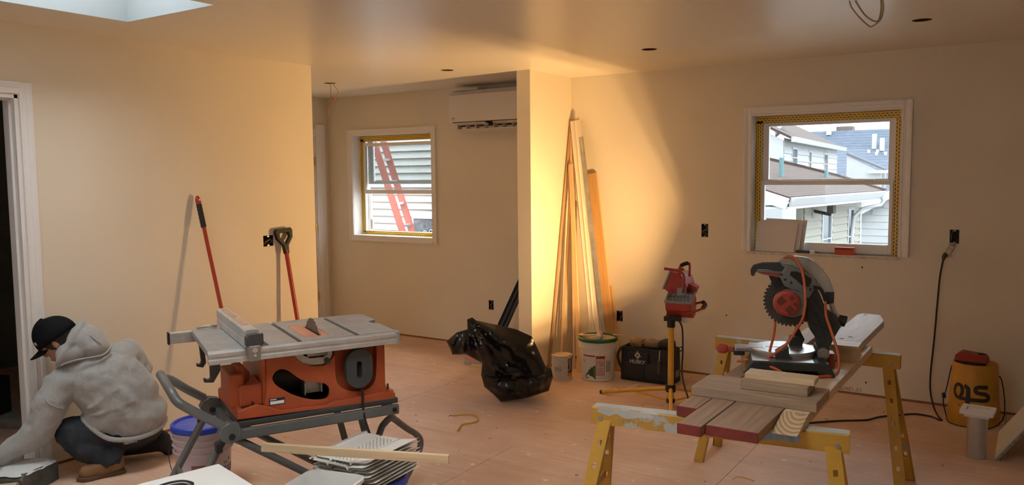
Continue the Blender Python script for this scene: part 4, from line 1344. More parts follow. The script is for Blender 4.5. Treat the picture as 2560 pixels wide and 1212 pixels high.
# blade
bc = mz([(.006, 1.04)])[0]
RBd = .118
bl = []
for i in range(40):
    a = 2 * pi * i / 40
    for da_, rr in ((0, 1.0), (.06, 1.0), (.075, .93), (.11, .93), (.125, .97)):
        bl.append((bc[0] + RBd * rr * cos(a + da_), bc[1] + RBd * rr * sin(a + da_)))
MB().prism(bl, -.0012, .0012, MV(0), [circle(bc[0], bc[1], .01, 12)]).build('saw_blade', mat('dull_blade', (.11, .105, .10), .4, .6, var=.3, vscale=20), ms, smooth=False, recalc=True)
MB().cyl((bc[0], -.01, bc[1]), (bc[0], -.10, bc[1]), .060, n=32).build('motor_body', M_msg, ms)
mc_ = mz([(-.018, 1.044)])[0]
cap = MB().lathe([(.0, .02), (.045, .02), (.056, .012), (.058, 0), (.058, -.012), (0, -.012)], 32).build('motor_cap', M_msr, ms, loc=(mc_[0], -.105, mc_[1]), rot=(R(90), 0, 0))
for gx, gy, n_, ln, ang_ in ((-.024, .012, 5, .032, 40), (.020, .026, 3, .022, -50), (.012, -.026, 5, .032, 40), (.036, -.002, 3, .02, -50)):
    for k_ in range(n_):
        a_ = R(ang_)
        off = (k_ - (n_ - 1) / 2) * .0062
        cx_, cy_ = gx + off * sin(a_) * -1, gy + off * cos(a_)
        m_ = Matrix.Translation((cx_, cy_, .0205)) @ Matrix.Rotation(a_, 4, 'Z')
        MB().box(-ln / 2, ln / 2, -.0014, .0014, -.003, .0006, m_).build('vent_slot', M_dark, cap, smooth=False)
MB().prism(mz([(-0.164, 1.154), (-0.166, 1.178), (-0.154, 1.198), (-0.118, 1.209), (-0.072, 1.212), (-0.039, 1.211), (-0.024, 1.192), (-0.03, 1.176), (-0.059, 1.175), (-0.101, 1.182), (-0.137, 1.181), (-0.145, 1.17), (-0.149, 1.154), (-0.157, 1.149)]), -.0, .036, MV(0)).build('handle_grip', mat('rubber_grip', (.035, .036, .036), .7), ms, smooth=True, recalc=True, bevel=.007)
MB().prism(mz([(-.150, 1.165), (-.145, 1.174), (-.10, 1.178), (-.03, 1.172), (-.03, 1.16), (-.09, 1.166), (-.14, 1.168)]), .002, .034, MV(0)).build('handle_spine', M_msg, ms, smooth=False, recalc=True, bevel=.002)
MB().prism(mz([(-0.141, 1.168), (-0.096, 1.165), (-0.042, 1.16), (-0.042, 1.143), (-0.075, 1.151), (-0.117, 1.159)]), .006, .03, MV(0)).build('trigger', M_msr, ms, smooth=False, recalc=True, bevel=.003)
hd_ = MB().prism(mz([(-0.043, 1.209), (0.007, 1.203), (0.049, 1.184), (0.082, 1.163), (0.107, 1.142), (0.116, 1.118), (0.092, 1.082), (0.076, 1.051), (0.05, 1.03), (0.04, 1.07), (.0, 1.10), (-0.024, 1.11), (-0.039, 1.141), (-0.042, 1.167), (-0.024, 1.19)]), .012, .055, MV(0)).build('saw_head', M_msg, ms, smooth=True, recalc=True, bevel=.006)
MB().prism(mz([(-0.004, 1.161), (0.002, 1.177), (0.024, 1.177), (0.058, 1.165), (0.087, 1.146), (0.085, 1.13), (0.075, 1.11), (0.05, 1.116), (0.025, 1.138)]), .052, .058, MV(0)).build('head_insert', M_blackplastic, hd_, smooth=False, recalc=True, bevel=.002)
for q in mz([(-.022, 1.14), (.003, 1.127), (.083, 1.1), (.072, 1.058), (-.038, 1.162)]):
    MB().cyl((q[0], -.05, q[1]), (q[0], -.059, q[1]), .0055, n=10).build('head_screw', M_blackplastic, hd_)
MB().prism(mz([(-0.055, 1.211), (-0.031, 1.229), (-0.002, 1.238), (0.031, 1.239), (0.073, 1.233), (0.106, 1.216), (0.135, 1.186), (0.164, 1.145), (0.179, 1.106), (0.184, 1.085), (0.183, 1.036), (0.157, 1.031), (0.143, 1.083), (0.116, 1.122), (0.082, 1.157), (0.041, 1.191), (-0.001, 1.208)]), -.03, .012, MV(0)).build('blade_guard', M_gua, ms, smooth=True, recalc=True, bevel=.005)
MB().prism(mz([(.148, 1.085), (.186, 1.085), (.185, 1.034), (.155, 1.03)]), -.026, .016, MV(0)).build('guard_chute', M_msd, ms, smooth=False, recalc=True, bevel=.002)
MB().tube([(q[0], -.01, q[1]) for q in mz([(.175, 1.035), (.182, 1.01), (.195, .985), (.203, .975)])], .011, 10, 3).build('dust_elbow', M_gua, ms)
MB().prism(mz([(0.068, 1.046), (0.096, 1.087), (0.104, 1.113), (0.121, 1.083), (0.138, 1.04), (0.151, 1.014), (0.192, 0.989), (0.213, 0.945), (0.198, 0.914), (0.182, 0.883), (0.169, 0.851), (0.159, 0.838), (.150, .80), (0.125, 0.80), (0.113, 0.88), (0.087, 0.919), (0.078, 0.954)]), -.03, .05, MV(0)).build('pivot_arm', M_msd, ms, smooth=True, recalc=True, bevel=.006)
for ra_ in ([(.10, 1.05), (.16, .965), (.19, .955)], [(.10, 1.0), (.13, .93), (.15, .86)], [(.085, .95), (.14, .93), (.185, .90)]):
    MB().tube([(q[0], -.051, q[1]) for q in mz(ra_)], .0035, 6, 2).build('arm_rib', M_msd, ms)
MB().cyl((bc[0] + .005, -.004, bc[1] - .01), (bc[0] + .005, .012, bc[1] - .01), .075, n=24).build('inner_guard', M_msd, ms)
MB().box(.115, .17, -.05, .06, .0, .10).build('pivot_block', M_msd, ms, smooth=False, bevel=.006)
MB().cyl((.142, -.075, .075), (.142, -.05, .075), .026, n=20).cyl((.142, -.085, .075), (.142, -.075, .075), .014, n=16).build('bevel_lock', M_steel, ms)
MB().box(.128, .158, -.058, -.048, .0, .055).build('bevel_scale', M_steel, ms, smooth=False)
MB().cyl((.10, -.07, .03), (.10, -.03, .03), .035, n=18).build('bevel_cam', M_msd, ms)
MB().box(.165, .20, -.02, .06, .0, .065).build('rear_foot', M_msr, ms, smooth=False, bevel=.004)
oq = mz([(.205, .965), (.232, .955)])
MB().cyl((oq[0][0], 0, oq[0][1]), (oq[1][0] + .004, 0, oq[1][1]), .022, .026, n=18).build('dust_port', M_blackplastic, ms)
MB().prism(mz([(-0.088, 1.153), (-0.042, 1.145), (-0.02, 1.115), (-0.057, 1.092), (-0.081, 1.133)]), -.012, .008, MV(0)).build('lower_guard', M_msd, ms, smooth=False, recalc=True, bevel=.002)
MB().tube([(q[0], -.062, q[1]) for q in mz([(0.095, 1.11), (0.12, 1.105), (0.135, 1.08), (0.144, 1.052)])], .0085, 10, 4).build('cord_boot', M_blackplastic, ms)
pc1 = mz([(0.144, 1.055), (0.145, 0.996), (0.158, 0.948), (0.176, 0.891), (0.189, 0.843), (0.192, 0.799), (0.185, 0.765), (0.165, 0.745), (0.137, 0.738), (.10, .738)])
c1 = [(q[0], -.062 - .018 * i, max(q[1], .008)) for i, q in enumerate(pc1)]
MB().tube(c1, .006, 10, 5).build('power_cord', M_cord, ms)
pc2 = mz([(-0.031, 1.222), (-0.01, 1.239), (0.015, 1.236), (0.034, 1.208), (0.047, 1.169), (0.054, 1.116), (0.054, 1.05), (0.044, 0.984), (0.018, 0.934), (-0.012, 0.884), (-0.053, 0.842), (-0.095, 0.809), (-0.137, 0.79), (-0.18, 0.782), (-0.22, 0.772)])
dep = [.0, -.02, -.05, -.075, -.085, -.10, -.135, -.14, -.14, -.145, -.15, -.13, -.1, -.08, -.07]
MB().tube([(q[0], d_, max(q[1], .008)) for q, d_ in zip(pc2, dep)], .006, 10, 5).build('power_cord', M_cord, ms)
pc3 = mz([(-0.053, 0.97), (-0.061, 0.9), (-0.079, 0.845), (-0.095, 0.809), (-0.127, 0.795), (-0.131, 0.79), (-0.111, 0.788), (-0.073, 0.780), (-0.035, 0.765), (.0, .745), (.05, .742)])
MB().tube([(q[0], d_, max(q[1], .008)) for q, d_ in zip(pc3, [.03, -.02, -.08, -.12, -.14, -.16, -.18, -.205, -.225, -.24, -.245])], .006, 10, 5).build('power_cord', M_cord, ms)

# ------------------------------------------------------------------ lumber leaning in the corner
W_pine = wood('pine_strip', (.74, .50, .27), (.58, .36, .17), .5, 2)
W_primed = wood('primed_moulding', (.80, .72, .60), (.74, .65, .52), .45, 2)
W_dark = wood('brown_strip', (.50, .31, .17), (.38, .22, .11), .6, 2)
W_board = wood('orange_pine_board', (.70, .42, .17), (.58, .32, .12), .5, 2)


def lean(name, label, cat, p0, p1, wd, th, m_, group=None, face=(0, -1, 0), prof=None):
    """board from floor point p0 to wall point p1; local z along it, wide side facing 'face'"""
    p0, p1 = V(p0), V(p1)
    d = (p1 - p0).normalized()
    L = (p1 - p0).length
    f = V(face)
    f = (f - d * f.dot(d)).normalized()
    s = f.cross(d)          # width direction
    o = thing(name, label, cat, tuple(p0), 0, group)
    m = frame_m((0, 0, 0), s, f, d)
    if prof:
        b = MB().prism(prof, 0, L)
    else:
        b = MB().box(-wd / 2, wd / 2, -th / 2, th / 2, 0, L)
    ob = b.build('board' if cat != 'straightedge' else 'blade', m_, o, smooth=False, recalc=True, bevel=.0015)
    ob.matrix_local = m
    return o


gl_ = 'lumber leaning in the corner'
lean('wood_strip', 'leftmost thin dark strip leaning in the corner beside the partition', 'strip', (-3.36, 5.70, .0), (-3.36, 6.09, 2.085), .022, .012, W_dark, gl_, (1, -.3, 0))
lean('wood_strip', 'thin pine strip standing just behind the paint can', 'strip', (-3.26, 5.72, .0), (-3.345, 6.085, 1.76), .026, .014, W_pine, gl_)
mp_ = [(-.050, -.006), (.046, -.006), (.046, .004), (.034, .009), (.026, .004), (.006, .004), (.002, .009), (-.008, .009), (-.012, .004), (-.040, .004), (-.050, .008)]
lean('door_moulding', 'wide pale fluted moulding, tallest of the leaning lumber', 'moulding', (-2.965, 5.82, .0), (-3.315, 6.075, 2.07), .084, .014, W_primed, gl_, prof=mp_)
lean('wood_strip', 'slim pine strip whose foot stands between paint can and bucket', 'strip', (-3.168, 5.785, .0), (-3.352, 6.07, 1.965), .016, .012, W_pine, gl_)
lean('wood_strip', 'pine strip with the foot nearest the green-lidded bucket', 'strip', (-3.072, 5.70, .0), (-3.320, 6.01, 1.70), .036, .018, W_pine, gl_)
lean('wood_strip', 'short reddish strip tucked behind the pale fluted moulding', 'strip', (-3.03, 5.90, .0), (-3.29, 6.095, 1.36), .024, .012, W_dark, gl_)
lean('straightedge', 'grey metal straightedge leaning between moulding and orange pine board', 'straightedge', (-2.865, 5.80, .0), (-3.245, 6.055, 1.93), .04, .008, mat('scuffed_grey_metal', (.42, .42, .42), .4, .6, var=.35, vscale=7), gl_)
lean('pine_board', 'tall orange pine board leaning behind the grey straightedge', 'board', (-2.88, 5.93, .0), (-3.165, 6.105, 1.62), .085, .018, W_board, gl_)
lean('pine_board', 'short orange pine offcut leaning by the low outlet', 'board', (-2.81, 5.895, .0), (-3.005, 6.075, .665), .075, .018, W_board, gl_)
# torn paper sticking out of the top
tp = MB()
for i in range(6):
    tp.add([(-.03 + .01 * i, 0, 0), (-.02 + .01 * i, .004, 0), (-.026 + .012 * i, 0, .02 + .018 * ((i * 7) % 3) / 2)], [(0, 1, 2)])
tag(tp.build('torn_paper', mat('torn_paper', (.6, .5, .36), .8), None, smooth=False, loc=(-3.31, 6.08, 2.072)), 'scrap of torn paper on top of the tall fluted moulding', 'paper')

# ------------------------------------------------------------------ paint can
M_canl = mat('can_label_pale', (.62, .57, .48), .5, var=.18, vscale=14, stretch=(1, 1, 5))
pcn = thing('paint_can', 'small round paint can marked NO beside the partition', 'paint can', (-3.105, 5.463, 0))
MB().lathe([(.0, .004), (.079, .004), (.082, 0), (.082, .006), (.080, .008), (.080, .182), (.083, .186), (.083, .192), (.079, .194), (.076, .188), (.0, .188)], 40).build('body', M_canl, pcn)
MB().lathe([(0, .186), (.066, .186), (.069, .192), (.064, .195), (.06, .190), (0, .190)], 36).build('lid', mat('tan_lid', (.62, .42, .22), .4, .4), pcn)
cdir = atan2(-5.463, 3.105)     # towards the camera


def on_can(s, z, r=.0815, c=0.0):
    """point on the can, s metres to the viewer's right"""
    a = cdir + s / r
    return V((r * cos(a), r * sin(a), z))


def tint_band(name, parent, r, a0, a1, z0, z1, m_, n=10, r1=None):
    r1 = r if r1 is None else r1
    vs, fs = [], []
    for i in range(n + 1):
        a = a0 + (a1 - a0) * i / n
        vs += [(r * cos(a), r * sin(a), z0), (r1 * cos(a), r1 * sin(a), z1)]
    for i in range(n):
        fs.append((2 * i, 2 * i + 2, 2 * i + 3, 2 * i + 1))
    return MB().add(vs, fs).build(name, m_, parent, ang=180)


tint_band('grey_label_panel', pcn, .0806, cdir + .62, cdir + 1.5, .05, .17, mat('plum_label', (.10, .075, .085), .5), 8)
tint_band('orange_label_stripe', pcn, .0807, cdir + .62, cdir + 1.5, .032, .055, mat('orange_label', (.66, .26, .06), .5), 8)
for let in ([(-.062, .072), (-.056, .105), (-.044, .075), (-.036, .108)], [(-.022, .108), (-.030, .09), (-.024, .072), (-.012, .074), (-.006, .092), (-.012, .108), (-.022, .109)], [(-.030, .098), (-.012, .082), (-.018, .072)]):
    MB().tube([on_can(s_, z_) for s_, z_ in let], .0012, 5, 4).build('marker_lettering', M_blackplastic, pcn)
MB().tube([on_can(.062, .165, .086), on_can(.072, .13, .092), on_can(.068, .095, .092), on_can(.05, .075, .088), on_can(.046, .10, .086), on_can(.054, .14, .086)], .0018, 6, 4).build('bail_handle', M_alu, pcn)

# ------------------------------------------------------------------ plastic pails
M_pailw = mat('white_pail', (.78, .73, .65), .4, var=.08, vscale=6)
M_green = mat('green_lid', (.02, .11, .035), .4)
M_tanlid = mat('tan_lid_top', (.42, .38, .26), .5, var=.15, vscale=8)


def pail(parent, h, rt_, rb_, m_, grooves=(.80, .87, .935)):
    rz = lambda t_: rb_ + (rt_ - rb_) * t_
    pr_ = [(0, .004), (rb_ - .01, .004), (rb_ - .006, 0), (rb_, .004)]
    for g in (.70,):
        pr_.append((rz(g), h * g))
    for g in grooves:
        pr_ += [(rz(g) + .001, h * (g - .016)), (rz(g) + .009, h * (g - .008)), (rz(g) + .009, h * (g + .004)), (rz(g) + .001, h * (g + .012))]
    pr_ += [(rt_, h * .97), (rt_, h), (rt_ - .006, h), (rt_ - .006, h * .95), (0, h * .95)]
    return MB().lathe(pr_, 48).build('body', m_, parent)


gb = thing('plaster_pail', 'white pail with green-rimmed lid and red warning panel beside the tool bag', 'pail', (-2.865, 5.62, 0))
pail(gb, .325, .148, .128, M_pailw)
MB().lathe([(0, .318), (.140, .318), (.142, .334), (.150, .336), (.156, .330), (.157, .312), (.152, .304), (.150, .305)], 48).build('lid_rim', M_green, gb)
MB().lathe([(0, .319), (.139, .319), (.1395, .321), (0, .321)], 40).build('lid_top', M_tanlid, gb)
gdir = atan2(-5.62, 2.865)
rP = lambda z: .128 + .020 * z / .325 + .0006
band = lambda nm, par, s0, s1, z0, z1, m_, d=gdir, e=0.0: tint_band(nm, par, rP(z0) + e, d + s0 / .14, d + s1 / .14, z0, z1, m_, 10, rP(z1) + e)
M_lred = mat('label_red', (.30, .03, .03), .5)
band('paper_label', gb, -.13, .12, .02, .205, mat('pail_label', (.66, .62, .56), .5, var=.06, vscale=9), e=.0002)
band('red_label_band', gb, -.13, -.022, .197, .208, M_lred, e=.0006)
band('warning_panel', gb, -.015, .055, .05, .205, M_lred, e=.0006)
band('warning_field', gb, -.011, .051, .054, .182, mat('pale_label_field', (.62, .52, .45), .5), e=.0009)
for k_ in range(7):
    band('warning_text_line', gb, -.007, .047 - .004 * (k_ % 3), .064 + .0075 * k_ - .0015, .064 + .0075 * k_ + .0012, M_lred, e=.0013)


def on_pail(s, z, d=gdir, e=.0015):
    a = d + s / .14
    return V(((rP(z) + e) * cos(a), (rP(z) + e) * sin(a), z))


MB().tube([on_pail(.020 + .024 * cos(t_), .145 + .024 * sin(t_)) for t_ in [2 * pi * i / 20 for i in range(20)]], .0018, 5, 1, True).build('prohibition_ring', M_lred, gb)
MB().tube([on_pail(.020 - .017, .145 + .017), on_pail(.020 + .017, .145 - .017)], .0018, 5, 1).build('prohibition_bar', M_lred, gb)
MB().tube([on_pail(.008, .14), on_pail(.022, .155), on_pail(.034, .148), on_pail(.028, .133), on_pail(.014, .131)], .0022, 5, 3).build('warning_figure', M_lred, gb)
tree = [(-.105, .016), (-.022, .016), (-.022, .135)]
gt = [(-.112, .022), (-.10, .018), (-.02, .018), (-.02, .132), (-.032, .12), (-.04, .125), (-.048, .105), (-.058, .118), (-.066, .092), (-.078, .095), (-.086, .068), (-.096, .07), (-.104, .045), (-.113, .05)]
gm = MB()
cxy = (-.06, .05)
gv = [on_pail(*cxy, e=.0012)] + [on_pail(s_, z_, e=.0012) for s_, z_ in gt]
gm.add(gv, [(0, i + 1, (i + 1) % len(gt) + 1) for i in range(len(gt))])
gm.build('forest_print', mat('forest_green_print', (.035, .10, .03), .5, var=.5, vscale=40), gb, smooth=False)
band('grey_text_panel', gb, .066, .108, .075, .165, mat('grey_text_print', (.40, .38, .34), .5, var=.3, vscale=60), e=.0007)
text_mesh('brand_lettering', 'TE', .028, None, mat('label_ink', (.06, .05, .04), .5), gb, bend=lambda c: on_pail(c.x - .122, c.y + .155, e=.0014 + c.z * .1))
MB().tube([on_pail(.12, .22, e=.012), on_pail(.16, .245, e=.018), on_pail(.175, .29, e=.02), on_pail(.15, .315, e=.02)], .0025, 6, 4).build('wire_bail', M_alu, gb)
# things on the lid
ck = thing('caulk_tube', 'pink-capped caulk tube lying on the green-rimmed lid', 'caulk tube', (-2.845, 5.60, .348), 0)
cvd = V((.10, -.24, .02)).normalized()
MB().rings([(-cvd * .10, .0235), (cvd * .075, .0235)], 20).build('cartridge', mat('pink_cartridge', (.60, .22, .17), .4), ck)
MB().rings([(cvd * .073, .024), (cvd * .085, .0245), (cvd * .088, .021)], 20).build('end_cap', M_vinyl, ck)
MB().rings([(cvd * .086, .009), (cvd * .115, .006)], 12).build('nozzle', M_vinyl, ck)
for i, (lb2, q0, q1, z_) in enumerate((('longer flat shim lying across the edge of the green-rimmed lid', (-.15, -.02), (-.04, -.095), .337), ('shorter shim lying on the green-rimmed lid by the caulk tube', (-.10, -.10), (.0, -.03), .3465))):
    o_ = thing('wood_shim', lb2, 'shim', (-2.865, 5.62, z_), 0, 'shims on the pail lid')
    MB().bar((*q0, .004), (*q1, .004), .035, .008).build('wedge', W_newx, o_, smooth=False)
o_ = thing('wood_shim', 'thin stick poking out behind the green-rimmed pail', 'shim', (-2.75, 5.70, .336), 0, 'shims on the pail lid')
MB().bar((-.03, .02, .003), (.10, .035, .003), .012, .007).build('wedge', W_newx, o_, smooth=False)

# ------------------------------------------------------------------ black tool bag
M_bagk = mat('black_canvas', (.012, .012, .013), .75, bump=.2, bscale=260, var=.3, vscale=18, col2=(.022, .022, .024))
M_bagk2 = mat('black_canvas_pocket', (.018, .018, .019), .7, bump=.25, bscale=200)
M_tan = mat('tan_leather', (.36, .20, .10), .6, var=.3, vscale=16)
tb = thing('tool_bag', 'open black canvas tool bag with pockets beside the green-lidded pail', 'tool bag', (-2.492, 5.78, 0), R(1))


def soft_box(x0, x1, y0, y1, z0, z1, puff=.02, n=8, taper=0.0, top=True):
    """box with bulging sides"""
    mb = MB()
    fx = lambda u: x0 + (x1 - x0) * u
    fy = lambda u: y0 + (y1 - y0) * u
    fz = lambda u: z0 + (z1 - z0) * u
    cx_, cy_ = (x0 + x1) / 2, (y0 + y1) / 2

    def P(u, v_, w_):
        p = V((fx(u), fy(v_), fz(w_)))
        b = 1
        s_ = lambda t_: sin(pi * t_)
        if v_ in (0.0, 1.0):
            p.y += (-1 if v_ == 0 else 1) * puff * s_(u) * (.3 + .7 * s_(w_))
        if u in (0.0, 1.0):
            p.x += (-1 if u == 0 else 1) * puff * s_(v_) * (.3 + .7 * s_(w_))
        if w_ == 1.0:
            p.z += puff * s_(u) * s_(v_)
        t_ = taper * w_
        p.x = cx_ + (p.x - cx_) * (1 - t_)
        p.y = cy_ + (p.y - cy_) * (1 - t_)
        return p
    for ax in range(3):
        for sd in (0.0, 1.0):
            if ax == 2 and sd == 1.0 and not top:
                continue
            vs, fs = [], []
            for i in range(n + 1):
                for j in range(n + 1):
                    a, b = i / n, j / n
                    c = [0, 0, 0]
                    c[ax] = sd
                    c[(ax + 1) % 3] = a
                    c[(ax + 2) % 3] = b
                    vs.append(P(*c))
            for i in range(n):
                for j in range(n):
                    q = (i * (n + 1) + j, (i + 1) * (n + 1) + j, (i + 1) * (n + 1) + j + 1, i * (n + 1) + j + 1)
                    fs.append(q if sd else q[::-1])
            mb.add(vs, fs)
    return mb


soft_box(-.205, .215, -.095, .10, 0.0, .235, .016, 8, .03, True).build('bag_body', M_bagk, tb, bevel=0)
rim = MB().prism(rrect(-.205, .215, -.095, .105, .03), .225, .262, None, [rrect(-.188, .198, -.08, .09, .025)])
rim.build('rim', M_bagk, tb, recalc=True, bevel=.004)
soft_box(-.185, -.005, -.125, -.10, .03, .145, .012, 6).build('front_pocket', M_bagk2, tb)
soft_box(.015, .20, -.125, -.10, .03, .145, .012, 6).build('front_pocket', M_bagk2, tb)
soft_box(-.13, .03, -.120, -.098, .125, .225, .004, 6).build('logo_flap', M_bagk, tb)
for x_ in (-.17, .09, .17):
    MB().box(x_ - .012, x_ + .012, -.13, -.12, .13, .165).build('pocket_strap', M_bagk2, tb, smooth=False, bevel=.002)
M_logo = mat('pale_grey_print', (.42, .40, .36), .5)
MF2 = frame_m((-.05, -.1300, .160), (1, 0, 0), (0, 0, 1))
text_mesh('brand_lettering', 'HUSKY', .038, MF2, M_logo, tb, depth=.0006, bold=.0012, sx=1.08)
MB().prism([(-.026, .01), (-.006, .036), (.0, .05), (.004, .034), (.014, .03), (.022, .012), (.03, .004), (.012, -.004), (.004, -.026), (-.006, -.01)], -.0006, .0008, frame_m((-.05, -.1275, .200), (1, 0, 0), (0, 0, 1)), [[(-.01, .012), (.0, .022), (.008, .008), (-.002, .004)]]).build('logo_print', M_logo, tb, smooth=False, recalc=True)
MB().tube([(-.17, .0, .25), (-.14, .0, .285), (-.05, .0, .300), (.09, .0, .300), (.16, .0, .285), (.18, .0, .25)], .009, 8, 4).build('carry_bar', M_bk, tb)
MB().tube([(-.19, -.105, .26), (-.215, -.13, .20), (-.19, -.135, .12), (-.16, -.12, .09)], .012, 8, 4).build('shoulder_strap', M_bagk2, tb)
MB().tube([(.20, .0, .25), (.255, .0, .255), (.265, .0, .27), (.258, .0, .285), (.25, .0, .282)], .005, 6, 4).build('pry_hook', M_bk, tb)
MB().box(.225, .232, -.04, .03, .05, .10).build('side_tag', mat('grey_tag', (.22, .23, .2), .6), tb, smooth=False)


def small(name, label, cat, loc, rz=0, group=None):
    return thing(name, label, cat, loc, rz, group)


o_ = small('leather_pouch', 'tan leather pouch sticking up out of the tool bag', 'pouch', (-2.575, 5.78, .275), 0)
soft_box(-.065, .03, -.045, .035, -.012, .040, .016, 8).build('pouch_body', M_tan, o_)
MB().box(-.03, .0, -.05, -.046, .0, .05).build('strap', mat('amber_strap', (.5, .26, .06), .5), o_, smooth=False)
o_ = small('leather_pouch', 'brown pouch lying beside the tan pouch in the tool bag', 'pouch', (-2.463, 5.785, .275), 0)
soft_box(-.06, .05, -.04, .03, -.012, .034, .016, 8).build('pouch_body', wood('dark_leather', (.26, .15, .09), (.18, .1, .06), .6, 0), o_)
o_ = small('drill_case', 'dark cloth bundle at the open right end of the tool bag', 'bundle', (-2.352, 5.79, .275), 0)
soft_box(-.05, .05, -.04, .04, -.012, .044, .018, 8).build('bundle_body', M_bagk, o_)
o_ = small('screwdriver', 'screwdriver standing in the front pocket of the tool bag', 'screwdriver', (-2.357, 5.645, .09), 0)
MB().cyl((0, 0, .0), (0, 0, .10), .012, n=10).build('handle', M_dkg, o_)
MB().cyl((0, .0, .10), (.003, .0, .18), .003, n=8).build('shaft', M_alu, o_)

# ------------------------------------------------------------------ trash bag
from mathutils.geometry import delaunay_2d_cdt


def inflate(outline, step, prof, back, rnd=0.0, seed=1):
    """closed body from a 2-D outline (x, z): front depth -prof(x,z,d), back depth +back(x,z,d); y axis is depth"""
    rg = random.Random(seed)
    o2 = []
    n = len(outline)
    for i in range(n):
        a, b = V(outline[i]), V(outline[(i + 1) % n])
        k_ = max(1, int((b - a).length / step))
        for j in range(k_):
            o2.append(a.lerp(b, j / k_))
    pts = [q.to_2d() for q in o2]
    nb_ = len(pts)
    xs_ = [q.x for q in pts]
    ys_ = [q.y for q in pts]

    def inside(x, y):
        c = False
        j = nb_ - 1
        for i in range(nb_):
            a, b = pts[i], pts[j]
            if (a.y > y) != (b.y > y) and x < (b.x - a.x) * (y - a.y) / (b.y - a.y) + a.x:
                c = not c
            j = i
        return c

    def dist(x, y):
        m_ = 9
        for i in range(nb_):
            a, b = pts[i], pts[(i + 1) % nb_]
            ab = b - a
            t_ = max(0, min(1, ((x - a.x) * ab.x + (y - a.y) * ab.y) / max(ab.length_squared, 1e-9)))
            dx, dy = a.x + ab.x * t_ - x, a.y + ab.y * t_ - y
            m_ = min(m_, dx * dx + dy * dy)
        return sqrt(m_)
    ins = []
    x = min(xs_)
    while x < max(xs_):
        y = min(ys_)
        while y < max(ys_):
            px_, py_ = x + rg.uniform(-rnd, rnd) * step, y + rg.uniform(-rnd, rnd) * step
            if inside(px_, py_) and dist(px_, py_) > step * .45:
                ins.append(V((px_, py_)))
            y += step
        x += step
    allp = pts + ins
    vs2, ed, fc, *_ = delaunay_2d_cdt(allp, [(i, (i + 1) % nb_) for i in range(nb_)], [], 1, 1e-6)
    N = len(vs2)
    dd = [dist(q.x, q.y) if i >= nb_ else 0.0 for i, q in enumerate(vs2)]
    fr = [V((q.x, -prof(q.x, q.y, d), q.y)) for q, d in zip(vs2, dd)]
    bk = [V((q.x, back(q.x, q.y, d), q.y)) for q, d in zip(vs2, dd)]
    bmap = {}
    verts = fr[:]
    for i in range(N):
        if dd[i] < 1e-5:
            bmap[i] = i
        else:
            bmap[i] = len(verts)
            verts.append(bk[i])
    faces = []
    for f in fc:
        faces.append(tuple(f))
        faces.append(tuple(bmap[i] for i in reversed(f)))
    return MB().add(verts, faces)


bo = [(-0.446, 0.351), (-0.37, 0.417), (-0.286, 0.44), (-0.288, 0.516), (-0.249, 0.531), (-0.219, 0.506), (-0.084, 0.474), (0.08, 0.436), (0.2, 0.38), (0.25, .27), (0.304, 0.143), (0.343, 0.133), (0.358, 0.066), (0.324, -0.042), (0.166, -0.092), (-0.04, -0.124), (-0.091, -0.067), (-0.165, -0.005), (-0.188, 0.088), (-0.178, 0.179), (-0.298, 0.248), (-0.403, 0.249)]
bo = [(x * .935, CAMH - (CAMH - z) * .935) for x, z in bo]
zmin = min(z for x, z in bo)
bo = [(x, max(.001, z - zmin)) for x, z in bo]


def ridge(x, z, s, seed):
    q = noise.noise((x * s, z * s, seed))
    return 1 - abs(q) * 2


tri = lambda t_: abs((t_ % 1.0) - .5) * 2


def fold(x, z):
    th_, r_ = atan2(z - .62, x + .30), sqrt((z - .62) ** 2 + (x + .30) ** 2)
    n1 = noise.noise((x * 5, z * 5, 1.7))
    n2 = noise.noise((x * 9, z * 9, 6.1))
    rad = tri(th_ * 2.3 + .55 * n1 + .2) * .055 + tri(th_ * 5.2 + .6 * n2) * .020
    rad *= min(1, r_ / .22)
    low = tri(z * 11 + .9 * n1) * .030 + tri(x * 9 + z * 5 + .8 * n2) * .022
    k_ = max(0.0, min(1.0, (z - .13) / .10))
    return rad * k_ + low * (1 - k_)


bp_ = lambda x, z, d: (min(d, .09) / .09) ** .6 * (.02 + fold(x, z)) + (.05 * min(1, d / .1) if z < .2 else .02 * min(1, d / .1))
bb_ = lambda x, z, d: min(.34 if z < .28 else .20, (d ** .55) * .85) * (1 + .15 * noise.noise((x * 6, z * 6, 2.0))) + fold(x, z) * .4 * min(1, d / .05)
bgm = inflate(bo, .0115, bp_, bb_, .35, 5)
hv = V((-.557, .830, 0))
tbag = bgm.build('trash_bag', mat('black_bin_liner', (.006, .006, .0065), .2, bump=.12, bscale=30, spec=.5), None, ang=24, recalc=True, loc=(-3.105, 4.66, 0.001), rot=(0, 0, atan2(.557, .830)))
tag(tbag, 'crumpled black plastic trash bag slumped on the floor before the partition', 'trash bag')

# ------------------------------------------------------------------ things in the alcove
fs_ = thing('metal_flashing', 'upper dark blue-grey metal channel leaning behind the partition end', 'channel', (-4.02, 5.70, 0), 0, 'channels leaning in the alcove')
M_fl = mat('dark_blue_grey_metal', (.085, .10, .12), .35, .6)


def channel(parent, p0, p1, wd, th, m_):
    p0, p1 = V(p0), V(p1)
    d = (p1 - p0).normalized()
    f = V((-.5, -.85, 0))
    f = (f - d * f.dot(d)).normalized()
    s = f.cross(d)
    ob = MB().prism([(-wd / 2, -th), (-wd / 2, th), (-wd / 2 + .004, th), (-wd / 2 + .004, -th + .004), (wd / 2 - .004, -th + .004), (wd / 2 - .004, th), (wd / 2, th), (wd / 2, -th)], 0, (p1 - p0).length).build('channel', m_, parent, smooth=False, recalc=True)
    ob.matrix_local = frame_m(p0, s, f, d)


